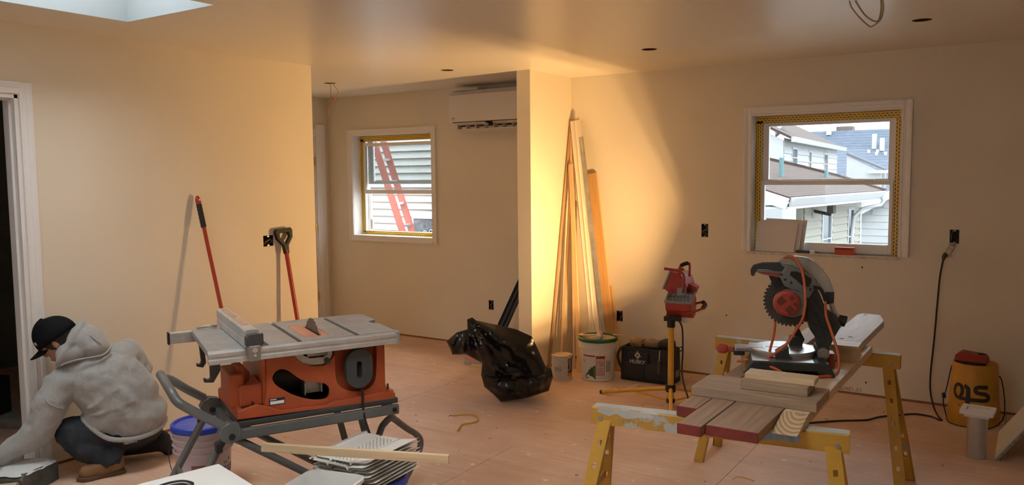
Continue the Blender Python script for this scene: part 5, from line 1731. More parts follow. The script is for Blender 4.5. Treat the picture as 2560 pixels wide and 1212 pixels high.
channel(fs_, (0, 0, 0), (.44, .09, .92), .055, .012, M_fl)
fs2 = thing('metal_flashing', 'lower dark blue-grey metal channel leaning behind the partition end', 'channel', (-3.93, 5.64, 0), 0, 'channels leaning in the alcove')
channel(fs2, (0, 0, 0), (.36, .09, .80), .06, .012, M_fl)
cb = thing('cardboard_box', 'small low printed cardboard box on the floor behind the trash bag', 'box', (-3.98, 5.50, 0), R(8))
MB().box(-.075, .10, -.06, .06, 0, .085).build('box_body', mat('grey_printed_card', (.45, .40, .40), .6, var=.4, vscale=20), cb, smooth=False)
MB().box(-.06, .10, -.0608, -.06, .035, .08).build('red_print', mat('salmon_print', (.58, .28, .2), .6), cb, smooth=False)
o_ = thing('wood_scrap', 'small pale wood scrap before the low cardboard box', 'scrap', (-3.90, 5.405, 0), R(8))
MB().box(-.05, .05, -.015, .015, 0, .02).build('board', W_newx, o_, smooth=False)
# mini-split
ac = thing('air_conditioner', 'white wall-mounted mini-split air conditioner high in the alcove', 'air conditioner', (-3.95, D - .003, 2.06))
M_ac = mat('white_ac_plastic', (.74, .70, .66), .4)
acp = [(0, .02), (0, .325), (-.02, .335), (-.155, .325), (-.195, .28), (-.2, .06), (-.19, .045), (-.12, .045), (-.06, .005), (0, .0)]
MB().prism(acp, -.60, .42, frame_m((0, 0, 0), (0, 1, 0), (0, 0, 1), (1, 0, 0))).build('housing', M_ac, ac, smooth=False, recalc=True, bevel=.004)
MB().prism([(-.2, .04), (-.198, .285), (-.206, .283), (-.208, .045)], -.595, .415, frame_m((0, 0, 0), (0, 1, 0), (0, 0, 1), (1, 0, 0))).build('front_panel', M_ac, ac, smooth=False, recalc=True)
MB().prism([(-.19, .044), (-.115, .044), (-.06, .008), (-.075, .004), (-.12, .03), (-.185, .036)], -.57, .40, frame_m((0, 0, 0), (0, 1, 0), (0, 0, 1), (1, 0, 0))).build('outlet_void', M_dark, ac, smooth=False, recalc=True)
for x0_, x1_ in ((-.55, -.20), (-.12, .38)):
    MB().prism([(-.195, .028), (-.13, .012), (-.128, .016), (-.193, .034)], x0_, x1_, frame_m((0, 0, 0), (0, 1, 0), (0, 0, 1), (1, 0, 0))).build('louvre', M_ac, ac, smooth=False, recalc=True)
MB().prism([(-.16, -.03), (-.07, -.05), (-.07, -.045), (-.155, -.022)], -.55, .40, frame_m((0, 0, 0.0), (0, 1, 0), (0, 0, 1), (1, 0, 0))).build('louvre', M_ac, ac, smooth=False, recalc=True)
for k_ in range(9):
    x_ = -.54 + k_ * .1
    MB().box(x_, x_ + .004, -.155, -.09, -.03, .03).build('vane', M_ac, ac, smooth=False)
MB().prism([(-.17, .326), (-.08, .326), (-.07, .345), (-.16, .345)], -.57, -.30, frame_m((0, 0, 0), (0, 1, 0), (0, 0, 1), (1, 0, 0))).build('top_flap', M_ac, ac, smooth=False, recalc=True)
text_mesh('logo_lettering', 'CH', .022, frame_m((-.545, -.2085, .075), (1, 0, 0), (0, 0, 1)), M_lab, ac)
MB().box(-.57, -.52, -.2087, -.2082, .058, .0595).build('logo_underline', M_lab, ac, smooth=False)

# ------------------------------------------------------------------ poles leaning on the left wall
M_redp = mat('red_fibreglass_pole', (.40, .035, .015), .32)
sp = thing('long_pole', 'long red pole with black grip leaning on the wall near the man', 'pole', (-4.177, 3.277, 0))
q0, q1 = V((0, 0, .0)), V((-4.548, 3.243, 1.494)) - V((-4.177, 3.277, 0))
MB().cyl(q0, q0.lerp(q1, .91), .0125, n=14).build('shaft', M_redp, sp)
dq = (q1 - q0).normalized()
pts_ = [q0.lerp(q1, .865 + .10 * i / 12) for i in range(13)]
MB().rings([(p_, .0165 + (.0015 if i % 2 else 0)) for i, p_ in enumerate(pts_)], 14).build('grip', M_blackplastic, sp)
MB().rings([(q0.lerp(q1, .963), .0165), (q0.lerp(q1, .985), .0175), (q0.lerp(q1, 1.0), .009)], 14).build('end_cap', M_redp, sp)
MB().cyl(q0.lerp(q1, .984) + V((.019, 0, 0)), q0.lerp(q1, .984) + V((.012, 0, 0)), .006, n=10).build('hanging_hole', M_vinyl, sp)
ds = thing('shovel', 'shovel with red shaft and black D-shaped handle leaning beside the square outlet', 'shovel', (-4.372, 3.985, 0))
b0 = V((-.03, 0, .20))
b1 = V((-4.527, 3.944, 1.088)) - V((-4.372, 3.985, 0))
MB().cyl(b0, b1, .0155, n=14).build('shaft', M_redp, ds)
dd_ = (b1 - b0).normalized()
wv_ = V((0, 1, 0)) - dd_ * dd_.y
wv_.normalize()
dm = frame_m(b1, wv_, dd_)
MB().prism([(-.018, -.03), (.018, -.03), (.024, .03), (.072, .085), (.08, .14), (.066, .158), (-.066, .158), (-.08, .14), (-.072, .085), (-.024, .03)], -.014, .014, dm, [[(-.04, .125), (.04, .125), (.044, .095), (.0, .045), (-.044, .095)]]).build('d_handle', M_blackplastic, ds, recalc=True, bevel=.006)
MB().prism([(-.11, 0), (.11, 0), (.115, .24), (.03, .27), (-.03, .27), (-.115, .24)], -.003, .003, frame_m((.03, 0, .002), (0, 1, 0), (-.18, 0, .98))).build('blade', M_steel, ds, recalc=True)

# ------------------------------------------------------------------ open electrical boxes
M_ebox = mat('dark_electric_box', (.03, .028, .028), .6)


def ebox(label, plane, a_, z_, w_, h_, wires=2):
    if plane == 'y':
        o = thing('outlet_box', label, 'outlet box', (a_, D + .001, z_), 0, 'open electrical boxes in the walls')
    else:
        o = thing('outlet_box', label, 'outlet box', (XL - .001, a_, z_), R(90), 'open electrical boxes in the walls')
    b = MB()
    w_, h_ = w_ - .002, h_ - .002
    b.box(-w_ / 2, w_ / 2, .055, .06, -h_ / 2, h_ / 2).box(-w_ / 2, -w_ / 2 + .002, .0, .055, -h_ / 2, h_ / 2).box(w_ / 2 - .002, w_ / 2, .0, .055, -h_ / 2, h_ / 2)
    b.box(-w_ / 2, w_ / 2, .0, .055, -h_ / 2, -h_ / 2 + .002).box(-w_ / 2, w_ / 2, .0, .055, h_ / 2 - .002, h_ / 2)
    b.build('box_shell', M_ebox, o, smooth=False)
    for s_ in (-1, 1):
        MB().box(-.008, .008, .0, .004, s_ * (h_ / 2 - .006) - .005, s_ * (h_ / 2 - .006) + .005).build('screw_tab', M_steel, o, smooth=False)
    rg = random.Random(int(a_ * 100))
    for k_ in range(wires):
        p_ = [(rg.uniform(-.5, .5) * w_ * .8, .05, h_ * .4), (rg.uniform(-.5, .5) * w_ * .8, .02, h_ * .15), (rg.uniform(-.5, .5) * w_ * .9, .006, -h_ * .1), (rg.uniform(-.5, .5) * w_ * .8, .03, -h_ * .35)]
        MB().tube(p_, .0022, 6, 4).build('wire', [M_blackplastic, mat('pale_wire', (.55, .5, .42), .5), mat('copper', (.6, .3, .15), .35, 1)][k_ % 3], o)
    return o


q = OUT_B
ebox('open dark outlet box low on the alcove wall by the leaning channels', 'y', *q[0])
ebox('open dark switch box between the lumber and the right window', 'y', *q[1])
ebox('open outlet box low on the wall beside the tool bag', 'y', *q[2])
eb4 = ebox('open outlet box right of the window with a receptacle hanging out', 'y', *q[3])
ebox('square open outlet box on the wall between the two red-handled tools', 'x', OUT_L[0][0], OUT_L[0][1], OUT_L[0][2], OUT_L[0][3], 4)
# dangling receptacle with the black extension cord
rc = thing('receptacle', 'pale receptacle dangling by its wires from the open box', 'receptacle', (-.475, D - .022, 1.078))
mrot = Matrix.Rotation(R(28), 4, 'Y')
MB().box(-.016, .016, -.012, .012, -.034, .034, mrot).build('body', mat('ivory_plastic', (.62, .52, .38), .4), rc, smooth=False, bevel=.003)
MB().box(-.019, .019, .008, .016, -.05, .05, mrot).build('yoke', M_steel, rc, smooth=False)
for s_ in (-.008, .008):
    MB().box(s_ - .0015, s_ + .0015, -.0135, -.012, .008, .018, mrot).build('slot', M_dark, rc, smooth=False)
MB().tube([(.02, .0, .03), (.035, -.005, .045), (.05, .005, .06), (.045, .024, .075)], .002, 6, 4).build('wire', M_blackplastic, rc)
MB().tube([(.012, .0, -.03), (.016, -.004, -.045), (.022, .0, -.05)], .002, 6, 3).build('wire', MATS['copper'], rc)
ex = thing('extension_lead', 'black extension cord running from the dangling receptacle across the floor', 'cord', (-.5, 6.09, 0))
cp = [(-.497, 6.085, 1.045), (-.506, 6.09, 1.02), (-.524, 6.10, .9), (-.535, 6.105, .708), (-.544, 6.105, .514), (-.552, 6.10, .375), (-.56, 6.09, .234), (-.555, 6.05, .12), (-.52, 5.94, .035), (-.475, 5.80, .008), (-.455, 5.755, .007), (-.475, 5.752, .007), (-.517, 5.802, .007), (-.613, 5.816, .007), (-.691, 5.748, .007), (-.804, 5.627, .007), (-.869, 5.507, .007), (-1.008, 5.402, .007), (-1.151, 5.266, .007), (-1.35, 5.05, .007), (-1.6, 4.85, .007)]
MB().tube([V(p_) - V((-.5, 6.09, 0)) for p_ in cp], .0058, 8, 5).build('cable', M_blackplastic, ex)
MB().rings([(V((.007, -.008, 1.058)), .013), (V((-.002, -.006, 1.035)), .0145), (V((-.008, -.004, 1.012)), .008)], 12).build('plug', M_dkg, ex)

# ------------------------------------------------------------------ inverted yellow pail, charger
sg = thing('yellow_pail', 'upside-down yellow pail lettered sto by the right wall', 'pail', (-.287, 5.87, 0))
M_yp = mat('yellow_pail_plastic', (.58, .28, .025), .45, var=.25, vscale=7, col2=(.44, .2, .02))
hS = .385
prS = [(0, .01), (.14, .01), (.146, 0), (.152, .0), (.152, .018), (.150, .02), (.150, .05), (.153, .052), (.153, .058), (.148, .06), (.148, .085), (.151, .087), (.151, .093), (.146, .096), (.129, hS - .012), (.124, hS), (.118, hS), (.114, hS - .012), (0, hS - .012)]
MB().lathe(prS, 56).build('body', M_yp, sg)
sdir = atan2(-5.87, .287)
rS = lambda z: .146 + (.129 - .146) * (z - .096) / (hS - .108)


def on_sto(c):
    # lettering turned upside down: rotate by 180 degrees
    s_, z_ = -c.x - .022, .205 - c.y
    a = sdir + s_ / .138
    r = rS(z_) + .0006 + abs(c.z) * .3
    return V((r * cos(a), r * sin(a), z_))


M_ink = mat('black_pail_print', (.015, .014, .012), .5)


def stroke(pts2, w_, name='lettering'):
    """flat rounded stroke on the pail from 2-D points (already in upside-down reading frame)"""
    P2 = catmull([V((x, y, 0)) for x, y in pts2], 5)
    vs, fs = [], []
    for i, p_ in enumerate(P2):
        t_ = (P2[min(i + 1, len(P2) - 1)] - P2[max(i - 1, 0)]).normalized()
        n_ = V((-t_.y, t_.x, 0))
        vs += [on_sto(p_ + n_ * w_ / 2), on_sto(p_ - n_ * w_ / 2)]
    for i in range(len(P2) - 1):
        fs.append((2 * i, 2 * i + 1, 2 * i + 3, 2 * i + 2))
    return MB().add(vs, fs).build(name, M_ink, sg, ang=180)


# s t o, read the right way up: s at the left ... each letter a stroke
stroke([(-.10, -.046), (-.075, -.048), (-.045, -.047), (-.03, -.036), (-.034, -.015), (-.06, -.008), (-.085, -.004), (-.102, .01), (-.098, .03), (-.075, .036), (-.03, .036), (.0, .036)], .024)
stroke([(.012, .075), (.010, .045), (.010, .0), (.012, -.03), (.024, -.042), (.036, -.045)], .026)
stroke([(.0, .036), (.03, .036), (.06, .036), (.082, .030), (.098, .006), (.096, -.028), (.078, -.048), (.055, -.042), (.045, -.018), (.048, .008), (.058, .030)], .022)
stroke([(.055, .083), (.061, .083)], .012, 'registered_mark')
MB().tube([V((-.152, -.03, .02)), V((-.17, -.05, .12)), V((-.155, -.02, .2)), V((-.14, .0, .30)), V((-.13, .0, .35))], .004, 6, 5).build('wire_bail', M_blackplastic, sg)
MB().tube([V((-.150, -.05, .02)), V((-.12, -.15, .008)), V((.0, -.20, .008)), V((.10, -.16, .008)), V((.165, -.05, .05)), V((.168, .02, .15)), V((.15, .02, .27)), V((.135, .0, .31))], .004, 6, 5).build('charger_cord', M_blackplastic, sg)
MB().cyl((-.16, -.03, .15), (-.178, -.035, .15), .018, n=10).build('bail_grip', M_blackplastic, sg)
ch = thing('battery_charger', 'red battery charger lying on the upside-down yellow pail', 'charger', (-.30, 5.86, hS + .001), R(-6))
M_chr = mat('charger_red', (.33, .025, .02), .42)
MB().prism([(-.095, 0), (.085, 0), (.085, .028), (.07, .052), (-.07, .062), (-.095, .04)], -.055, .055, frame_m((0, 0, 0), (1, 0, 0), (0, 0, 1))).build('case', M_chr, ch, smooth=False, recalc=True, bevel=.005)
MB().box(-.093, .083, -.056, .056, 0, .01).build('foot', M_blackplastic, ch, smooth=False)
for k_ in range(7):
    MB().box(-.065 + .012 * k_, -.06 + .012 * k_, -.05, .03, .057 - .001 * k_, .0635 - .0009 * k_).build('cooling_rib', M_chr, ch, smooth=False)
MB().cyl((.045, .01, .05), (.045, .01, .058), .022, n=18).build('battery_socket', M_dark, ch)

# ------------------------------------------------------------------ dryer vent pipe with white cap
vt = thing('vent_pipe', 'short galvanised duct topped by a white louvred vent cap', 'vent', (-.228, 5.11, 0))
MB().lathe([(.047, .002), (.051, 0), (.051, .24), (.0505, .24), (.047, .24)], 36).build('duct', mat('galvanised_steel', (.55, .56, .57), .3, .85, var=.15, vscale=10), vt)
vc = MB().prism(rrect(-.082, .082, -.082, .082, .006, 3), .258, .278, None, [rect(-.055, .055, -.05, .055)]).box(-.06, .06, -.06, .06, .240, .2585)
vcap = vc.build('vent_cap', mat('white_vent_plastic', (.80, .78, .75), .45), vt, smooth=False, recalc=True, bevel=.003)
vcap.rotation_euler = (0, 0, R(-4))
for k_ in range(3):
    MB().rings([((-.052, -.032 + .034 * k_, .2605), .012), ((.052, -.032 + .034 * k_, .2605), .012)], 12).build('louvre', MATS['white_vent_plastic'], vcap)
MB().box(.036, .037, -.040, -.026, .012, .045).build('duct_label', M_vinyl, vt, smooth=False)

# leaning drywall sheet
dw = thing('drywall_sheet', 'pale drywall offcut leaning at the right edge beside the vent pipe', 'drywall', (-.14, 5.40, 0.0))
sl = (V((.98, 0, 1.42))).normalized()
o_ = MB().prism([(-.30, 0), (.28, 0), (.28, 1.78), (-.30, 1.82)], 0, .0125, frame_m((.0, 0, .003), (0, 1, 0), sl)).build('sheet', mat('bare_drywall', (.62, .58, .52), .8, var=.12, vscale=6), dw, smooth=False, recalc=True)
MB().prism([(-.3005, 0), (-.298, 0), (-.298, 1.82), (-.3005, 1.82)], -.0006, .0131, frame_m((.0, 0, .003), (0, 1, 0), sl)).build('shaded_edge', mat('shaded_gypsum', (.30, .28, .25), .9, var=.5, vscale=60), dw, smooth=False, recalc=True)  # near edge coloured darker to stand for the shadowed underside

# things on the window sill
M_pap = mat('white_paper', (.80, .76, .74), .6)
gp_ = 'papers leaning in the right window'
for i, (dx, lb2) in enumerate(((0.0, 'front white sheet of the papers leaning in the right window'), (.035, 'middle sheet of the papers leaning in the right window'), (.06, 'rear offset sheet of the papers leaning in the right window'))):
    o = thing('paper_sheet', lb2, 'paper', (-1.645 + dx, D + .03 + .014 * i, 1.012), 0, gp_)
    tl = .09 - .02 * i
    MB().prism([(-.145, 0), (.14, -.002), (.165, .215 + .012 * i), (-.14, .225 + .012 * i)], -.0022, .0022, frame_m((0, 0, .004), (1, 0, 0), (0, .10, 1))).build('sheet', M_pap, o, smooth=False, recalc=True)
o = thing('sanding_block', 'flat black and white strip lying on the right window sill', 'block', (-1.42, D + .03, 1.011))
MB().box(-.065, .035, -.02, .02, 0, .022).build('dark_part', M_dkg, o, smooth=False, bevel=.002)
MB().box(.035, .066, -.018, .018, 0, .024).build('pale_part', M_vinyl, o, smooth=False, bevel=.002)
o = thing('red_box', 'small bright red box on the right window sill', 'box', (-1.145, D + .025, 1.011))
MB().box(-.065, .065, -.02, .03, 0, .056).build('carton', mat('red_carton', (.58, .07, .03), .45), o, smooth=False, bevel=.002)
MB().box(-.06, .06, -.0206, -.02, .036, .052).build('dark_print', mat('dark_red_print', (.36, .045, .025), .5), o, smooth=False)

# ------------------------------------------------------------------ ceiling cables
cl = thing('ceiling_cable', 'beige cable loop hanging from the ceiling above the window', 'cable', (-.726, 4.281, H))
M_cab = mat('beige_cable', (.40, .32, .20), .5)
hx = V((.986, .167, 0))
for lp_, dy_ in (([(-.080, 2.46), (-.076, 2.445), (-0.063, 2.406), (-0.025, 2.354), (0.011, 2.317), (0.029, 2.31), (0.064, 2.337), (0.077, 2.384), (0.074, 2.431), (.073, 2.46)], 0), ([(-.06, 2.46), (-0.051, 2.443), (-0.008, 2.372), (0.037, 2.336), (0.058, 2.344), (0.066, 2.394), (0.064, 2.432), (.064, 2.46)], .012)):
    MB().tube([hx * s_ + V((0, dy_, z_ - H)) for s_, z_ in lp_], .0038, 8, 5).build('strand', M_cab, cl)
wr = thing('ceiling_wire', 'thin copper wires dangling from the alcove ceiling cut-out', 'wire', (-5.283, 5.16, H))
M_wr = mat('orange_wire', (.55, .25, .08), .5)
MB().tube([(.005, 0, .03), (.01, 0, -.03), (.01, .0, -.08), (.006, 0, -.165), (-.0, 0, -.19), (-.035, 0, -.29)], .003, 6, 4).build('strand', M_wr, wr)
MB().tube([(.02, 0, .03), (.05, 0, -.02), (.099, 0, -.075), (.075, 0, -.115), (.04, .0, -.16), (.01, 0, -.2)], .0025, 6, 4).build('strand', M_wr, wr)

# floor litter
yw = thing('yellow_wire', 'bent yellow cable scrap lying on the floor before the table saw', 'cable', (-3.1, 4.1, 0))
MB().tube([V(p_) - V((-3.1, 4.1, 0)) for p_ in [(-3.229, 4.188, .006), (-3.171, 4.244, .008), (-3.11, 4.258, .012), (-3.055, 4.24, .012), (-3.009, 4.17, .010), (-3.017, 4.102, .012), (-3.045, 4.05, .010), (-3.003, 3.95, .006)]], .0048, 8, 5).build('sheath', mat('yellow_sheath', (.62, .36, .05), .45), yw)
MB().tube([V(p_) - V((-3.1, 4.1, 0)) for p_ in [(-3.229, 4.188, .006), (-3.24, 4.175, .008), (-3.236, 4.165, .004)]], .0018, 6, 3).build('bare_end', M_blackplastic, yw)
for k_, (lb2, x_, y_, dx_, dy_, hh) in enumerate((('bent yellow wire scrap standing by the left tripod foot', -2.56, 5.30, .035, .03, .04), ('bent yellow wire scrap lying in front of the tool bag', -2.41, 5.44, .045, .03, .03), ('curl of yellow wire on the floor at the bottom between the sawhorse legs', -1.23, 4.055, .05, .04, .02))):
    o = thing('wire_scrap', lb2, 'scrap', (x_, y_, 0), 0, 'yellow wire scraps on the floor')
    MB().tube([(-dx_, 0, .003), (-dx_ * .5, dy_ * .3, hh), (dx_ * .6, dy_ * .4, hh * .9), (dx_, dy_, .003)], .003, 6, 4).build('sheath', MATS['yellow_sheath'], o)
rg = random.Random(3)
ch_ = MB()
for i in range(80):
    x_, y_ = rg.uniform(-4.3, .6), rg.uniform(3.0, 6.0)
    a = rg.uniform(0, pi)
    l_, w2_ = rg.uniform(.004, .012), rg.uniform(.002, .006)
    c_, s_ = cos(a), sin(a)
    P_ = [(x_ + u * l_ * c_ - v_ * w2_ * s_, y_ + u * l_ * s_ + v_ * w2_ * c_) for u, v_ in ((-1, -1), (1, -1), (.7, 1), (-.8, .9))]
    z_ = rg.uniform(.001, .004)
    ch_.add([(p_[0], p_[1], .0003) for p_ in P_] + [(p_[0], p_[1], z_) for p_ in P_], [(4, 5, 6, 7), (0, 1, 5, 4), (1, 2, 6, 5), (2, 3, 7, 6), (3, 0, 4, 7)])
tag(ch_.build('plaster_crumbs', mat('plaster_crumb', (.70, .55, .44), .8, var=.6, vscale=2, col2=(.34, .2, .13)), None, smooth=False), 'scattered plaster and wood crumbs on the bare floor', 'debris', kind='stuff')
# print at the bottom of the drywall (upside down)
text_mesh('drywall_print', '1/2" CENTER', .034, frame_m((-1.085, D - .0008, .040), (-1, 0, 0), (0, 0, -1)), mat('drywall_ink', (.10, .08, .07), .6), WB, depth=.0004, sx=.9)
for x_, z_ in ((-.975, .10), (-.79, .10), (-2.0, .5), (-4.4, .07), (-3.9, .3), (-1.02, .93)):
    MB().cyl((x_, D - .0006, z_), (x_, D + .0, z_), .006, n=10).build('nail_dimple', M_dark, WB)

# ------------------------------------------------------------------ foreground by the table saw
M_clear = mat('lilac_pail', (.60, .51, .55), .35, var=.15, vscale=4)
M_blue = mat('blue_lid', (.02, .065, .50), .4, var=.12, vscale=6)
bp1 = thing('joint_compound_pail', 'lilac pail with blue lid lettered PLUS beside the crouching man', 'pail', (-3.585, 2.53, 0))
pail(bp1, .345, .146, .128, M_clear, (.62, .72, .82, .92))


def blue_lid(par, h):
    MB().lathe([(0, h - .006), (.134, h - .006), (.138, h + .006), (.146, h + .008), (.153, h + .002), (.155, h - .02), (.150, h - .028), (.148, h - .027)], 48).build('lid', M_blue, par)
    MB().lathe([(0, h - .0055), (.13, h - .0055), (.1305, h - .004), (0, h - .004)], 40).build('lid_dust', mat('dusty_blue_lid', (.16, .17, .46), .6, var=.5, vscale=7, col2=(.05, .08, .46)), par)


blue_lid(bp1, .345)
bdir = atan2(-2.53, 3.585)


def on_b(c, s0=0.0, z0=.1):
    a = bdir + (c.x + s0) / .135
    z_ = c.y + z0
    r = .128 + .018 * z_ / .345 + .0012 + c.z * .2
    return V((r * cos(a), r * sin(a), z_))


M_pb = mat('navy_print', (.02, .03, .20), .5)
text_mesh('brand_lettering', 'PLUS', .052, None, M_pb, bp1, bold=.0012, shear=.1, sx=.9, bend=lambda c: on_b(c, .135, .108))
text_mesh('maker_lettering', 'USG', .014, None, mat('grey_print', (.25, .23, .22), .5), bp1, bold=.0012, bend=lambda c: on_b(c, .118, .148))
MB().add([on_b(V(p_), .145, .160) for p_ in [(-.014, .004, 0), (0, -.008, 0), (.014, .004, 0), (.008, .0, 0), (.0, .016, 0), (-.008, .0, 0)]], [(0, 1, 5), (1, 2, 3), (1, 3, 4), (1, 4, 5)]).build('bird_emblem', mat('crimson_print', (.35, .03, .04), .5), bp1, smooth=False)
tint_band('label_panel', bp1, .1325, bdir - .45, bdir + .25, .01, .16, mat('brown_label_panel', (.30, .15, .14), .5, var=.15, vscale=12), 10, .1375)
MB().tube([V((.147 * cos(bdir - 1.5), .147 * sin(bdir - 1.5), .26)), V((.165 * cos(bdir - 1.45), .165 * sin(bdir - 1.45), .22)), V((.168 * cos(bdir - 1.2), .168 * sin(bdir - 1.2), .15)), V((.160 * cos(bdir - .9), .160 * sin(bdir - .9), .11)), V((.152 * cos(bdir - .3), .152 * sin(bdir - .3), .115)), V((.148 * cos(bdir + .3), .148 * sin(bdir + .3), .15))], .002, 6, 5).build('wire_bail', M_wire, bp1)
MB().tube([V((.156 * cos(bdir - a_), .156 * sin(bdir - a_), .112)) for a_ in (.9, .75, .6, .45)], .008, 10, 2).build('bail_grip', M_vinyl, bp1)
bp2 = thing('joint_compound_pail', 'blue-lidded pail under the stack of soffit panels', 'pail', (-2.34, 2.47, 0))
pail(bp2, .325, .146, .128, M_clear, (.62, .72, .82, .92))
blue_lid(bp2, .325)

# vinyl soffit scraps
M_sof = mat('off_white_vinyl_soffit', (.84, .82, .76), .42)
sofl = ['lowest', 'second lowest', 'third lowest', 'fourth lowest', 'middle', 'fourth from top', 'third from top', 'second from top', 'topmost']
zs = .338
for i in range(9):
    fan = .0
    pr_ = []
    w_tot = .305
    top_ = []
    base = [(-.155, .002), (-.143, .0), (-.141, .008), (-.128, .008), (-.126, .0), (-.058, 0), (-.055, -.010), (-.049, -.010), (-.046, 0), (.048, 0), (.051, -.010), (.057, -.010), (.060, .0), (.13, .003 + .001 * i), (.155, .009 + .0015 * i)]
    th_ = .0016
    pr_ = base + [(x, z - th_) for x, z in reversed(base)]
    z_i = zs + .0125 * i + .011
    o = thing('soffit_panel', '%s off-white vinyl soffit scrap in the stack by the table saw' % sofl[i], 'soffit panel', (-2.335 - .003 * i, 2.445 + .006 * (i % 3), z_i), R(4 + 1.5 * (i % 3) - i * .3), 'stacked vinyl soffit scraps')
    ln = .155 + .012 * ((i * 5) % 3)
    MB().prism(pr_, -ln, ln, frame_m((0, 0, 0), (1, 0, 0), (0, 0, 1))).build('panel', M_sof, o, smooth=False, recalc=True)
    if i >= 7:
        pf = MB()
        for a in range(9):
            for b in range(12):
                x_ = -.038 + .0095 * a
                y_ = -ln + .02 + (2 * ln - .04) * (b + .5 * (a % 2)) / 12
                pf.box(x_ - .0012, x_ + .0012, y_ - .004, y_ + .004, .0001, .0006)
        tag(pf.build('perforation', M_dark, o, smooth=False), kind='stuff')
        MB().box(-.137, -.132, -ln, ln, .0083, .0088).build('lock_groove', mat('groove_grey', (.35, .33, .3), .6), o, smooth=False)
# pine stick over the soffit
s0_, s1_ = V((-2.605, 2.111, .512)), V((-1.915, 2.46, .484))
stk = thing('pine_stick', 'long pale pine stick lying over the stacked soffit panels', 'stick', tuple(s0_))
d_ = (s1_ - s0_)
ob = MB().box(0, d_.length, -.010, .010, -.017, .017).build('stick', W_newx, stk, smooth=False, bevel=.0015)
dn = d_.normalized()
sd_ = dn.cross(V((0, 0, 1))).normalized()
ob.matrix_local = frame_m((0, 0, 0), dn, sd_ * -1)
# white tub
tu = thing('white_tub', 'white plastic rectangular tub in front of the table saw stand', 'tub', (-2.275, 2.075, 0), R(14))
tub = MB()
lv = [(.10, .16, .0), (.125, .185, .40), (.132, .192, .402), (.132, .192, .415), (.126, .186, .418), (.121, .181, .40), (.097, .155, .012)]
rr_ = []
for hx_, hy_, z_ in lv:
    rr_.append([V((x, y, z_)) for x, y in rrect(-hx_, hx_, -hy_, hy_, .045, 6)])
n_ = len(rr_[0])
vs = [p_ for r_ in rr_ for p_ in r_]
fs = [(i * n_ + j, i * n_ + (j + 1) % n_, (i + 1) * n_ + (j + 1) % n_, (i + 1) * n_ + j) for i in range(len(lv) - 1) for j in range(n_)]
fs += [tuple(reversed(range(n_))), tuple((len(lv) - 1) * n_ + j for j in range(n_))]
tub.add(vs, fs).build('shell', mat('white_tub_plastic', (.78, .77, .73), .45, var=.12, vscale=8), tu, ang=50)
# white carton with cable on it
bx_ = thing('white_carton', 'flat-topped white carton at the bottom before the table saw', 'carton', (-2.612, 1.80, 0), R(-14))
MB().box(-.16, .17, -.16, .16, 0, .455).build('carton', mat('white_card', (.84, .82, .77), .55), bx_, smooth=False, bevel=.002)
MB().box(-.20, -.161, -.16, .10, 0, .425).build('side_flap', MATS['white_card'], bx_, smooth=False, bevel=.002)
cc_ = thing('black_cable', 'small coil of black cable lying on the white carton', 'cable', (-2.645, 1.755, .457))
MB().tube([(-.06, -.05, .004), (-.05, .0, .006), (-.02, .035, .007), (.03, .04, .006), (.045, .015, .006), (.01, .01, .009), (-.02, -.02, .006)], .0045, 8, 4).build('cable', M_blackplastic, cc_)

# ------------------------------------------------------------------ things by the doorway and in the dark room
rt_ = thing('roller_tray', 'white-crusted paint tray on the floor under the man\'s reaching arm', 'paint tray', (-4.36, 2.0, 0), R(-62))
M_crust = mat('dried_white_paint', (.66, .68, .67), .5, bump=.5, bscale=40)
MB().prism([(-.16, .0), (.11, .0), (.125, .10), (.10, .125), (-.16, .105)], -.09, .09, frame_m((0, 0, 0), (1, 0, 0), (0, 0, 1))).build('tray', mat('dirty_tray', (.05, .06, .052), .6, var=.5, vscale=9, col2=(.12, .13, .12)), rt_, smooth=False, recalc=True, bevel=.004)
sl_ = inflate([(-.165, -.09), (-.12, -.098), (.0, -.094), (.08, -.1), (.128, -.07), (.12, .0), (.13, .07), (.09, .1), (.0, .094), (-.1, .1), (-.165, .088)], .03, lambda x, y, d: .012 + .006 * noise.noise((x * 20, y * 20, 0)), lambda x, y, d: .008, .3, 4)
so_ = sl_.build('paint_crust', M_crust, rt_, recalc=True)
so_.matrix_local = frame_m((0, 0, .122), (1, 0, .06), (0, 1, 0)) @ Matrix.Rotation(R(90), 4, 'X')
ct = thing('cardboard_tube', 'thick tan cardboard tube end on the floor at the lower left edge', 'tube', (-4.20, 1.90, .0), 0)
MB().rings([(V((-.1, -.12, .06)), .045), (V((.0, .0, .06)), .045), (V((.0, .0, .06)), .038), (V((-.09, -.11, .06)), .038)], 20, False).build('tube', mat('tan_card_tube', (.45, .33, .2), .7), ct)
M_dbag = mat('black_nylon', (.01, .01, .011), .7)
db_ = thing('dark_tote', 'black tool tote with a handle standing in the dark doorway', 'tote', (-5.80, 2.50, 0), R(27))
MB().box(-.16, .05, -.12, .12, 0, .29).build('tote_body', M_dbag, db_, smooth=False, bevel=.01)
MB().tube([(-.14, 0, .29), (-.12, 0, .34), (.0, 0, .35), (.03, 0, .29)], .014, 8, 4).build('handle', M_dbag, db_)
MB().box(-.13, .01, -.123, -.12, .12, .27).build('grey_panel', mat('grey_panel', (.12, .13, .12), .6), db_, smooth=False)
pb = thing('plastic_bag', 'crumpled pale plastic bag lying on the floor inside the dark doorway', 'plastic bag', (-5.78, 2.78, 0.0), R(27))
pbm = inflate([(-.10, 0), (.10, 0), (.13, .09), (.11, .19), (.02, .2), (-.06, .18), (-.11, .10)], .028, lambda x, z, d: min(.1, d ** .6 * .4) + .03 * ridge(x, z, 12, 4.), lambda x, z, d: min(.1, d ** .6 * .4), .3, 9)
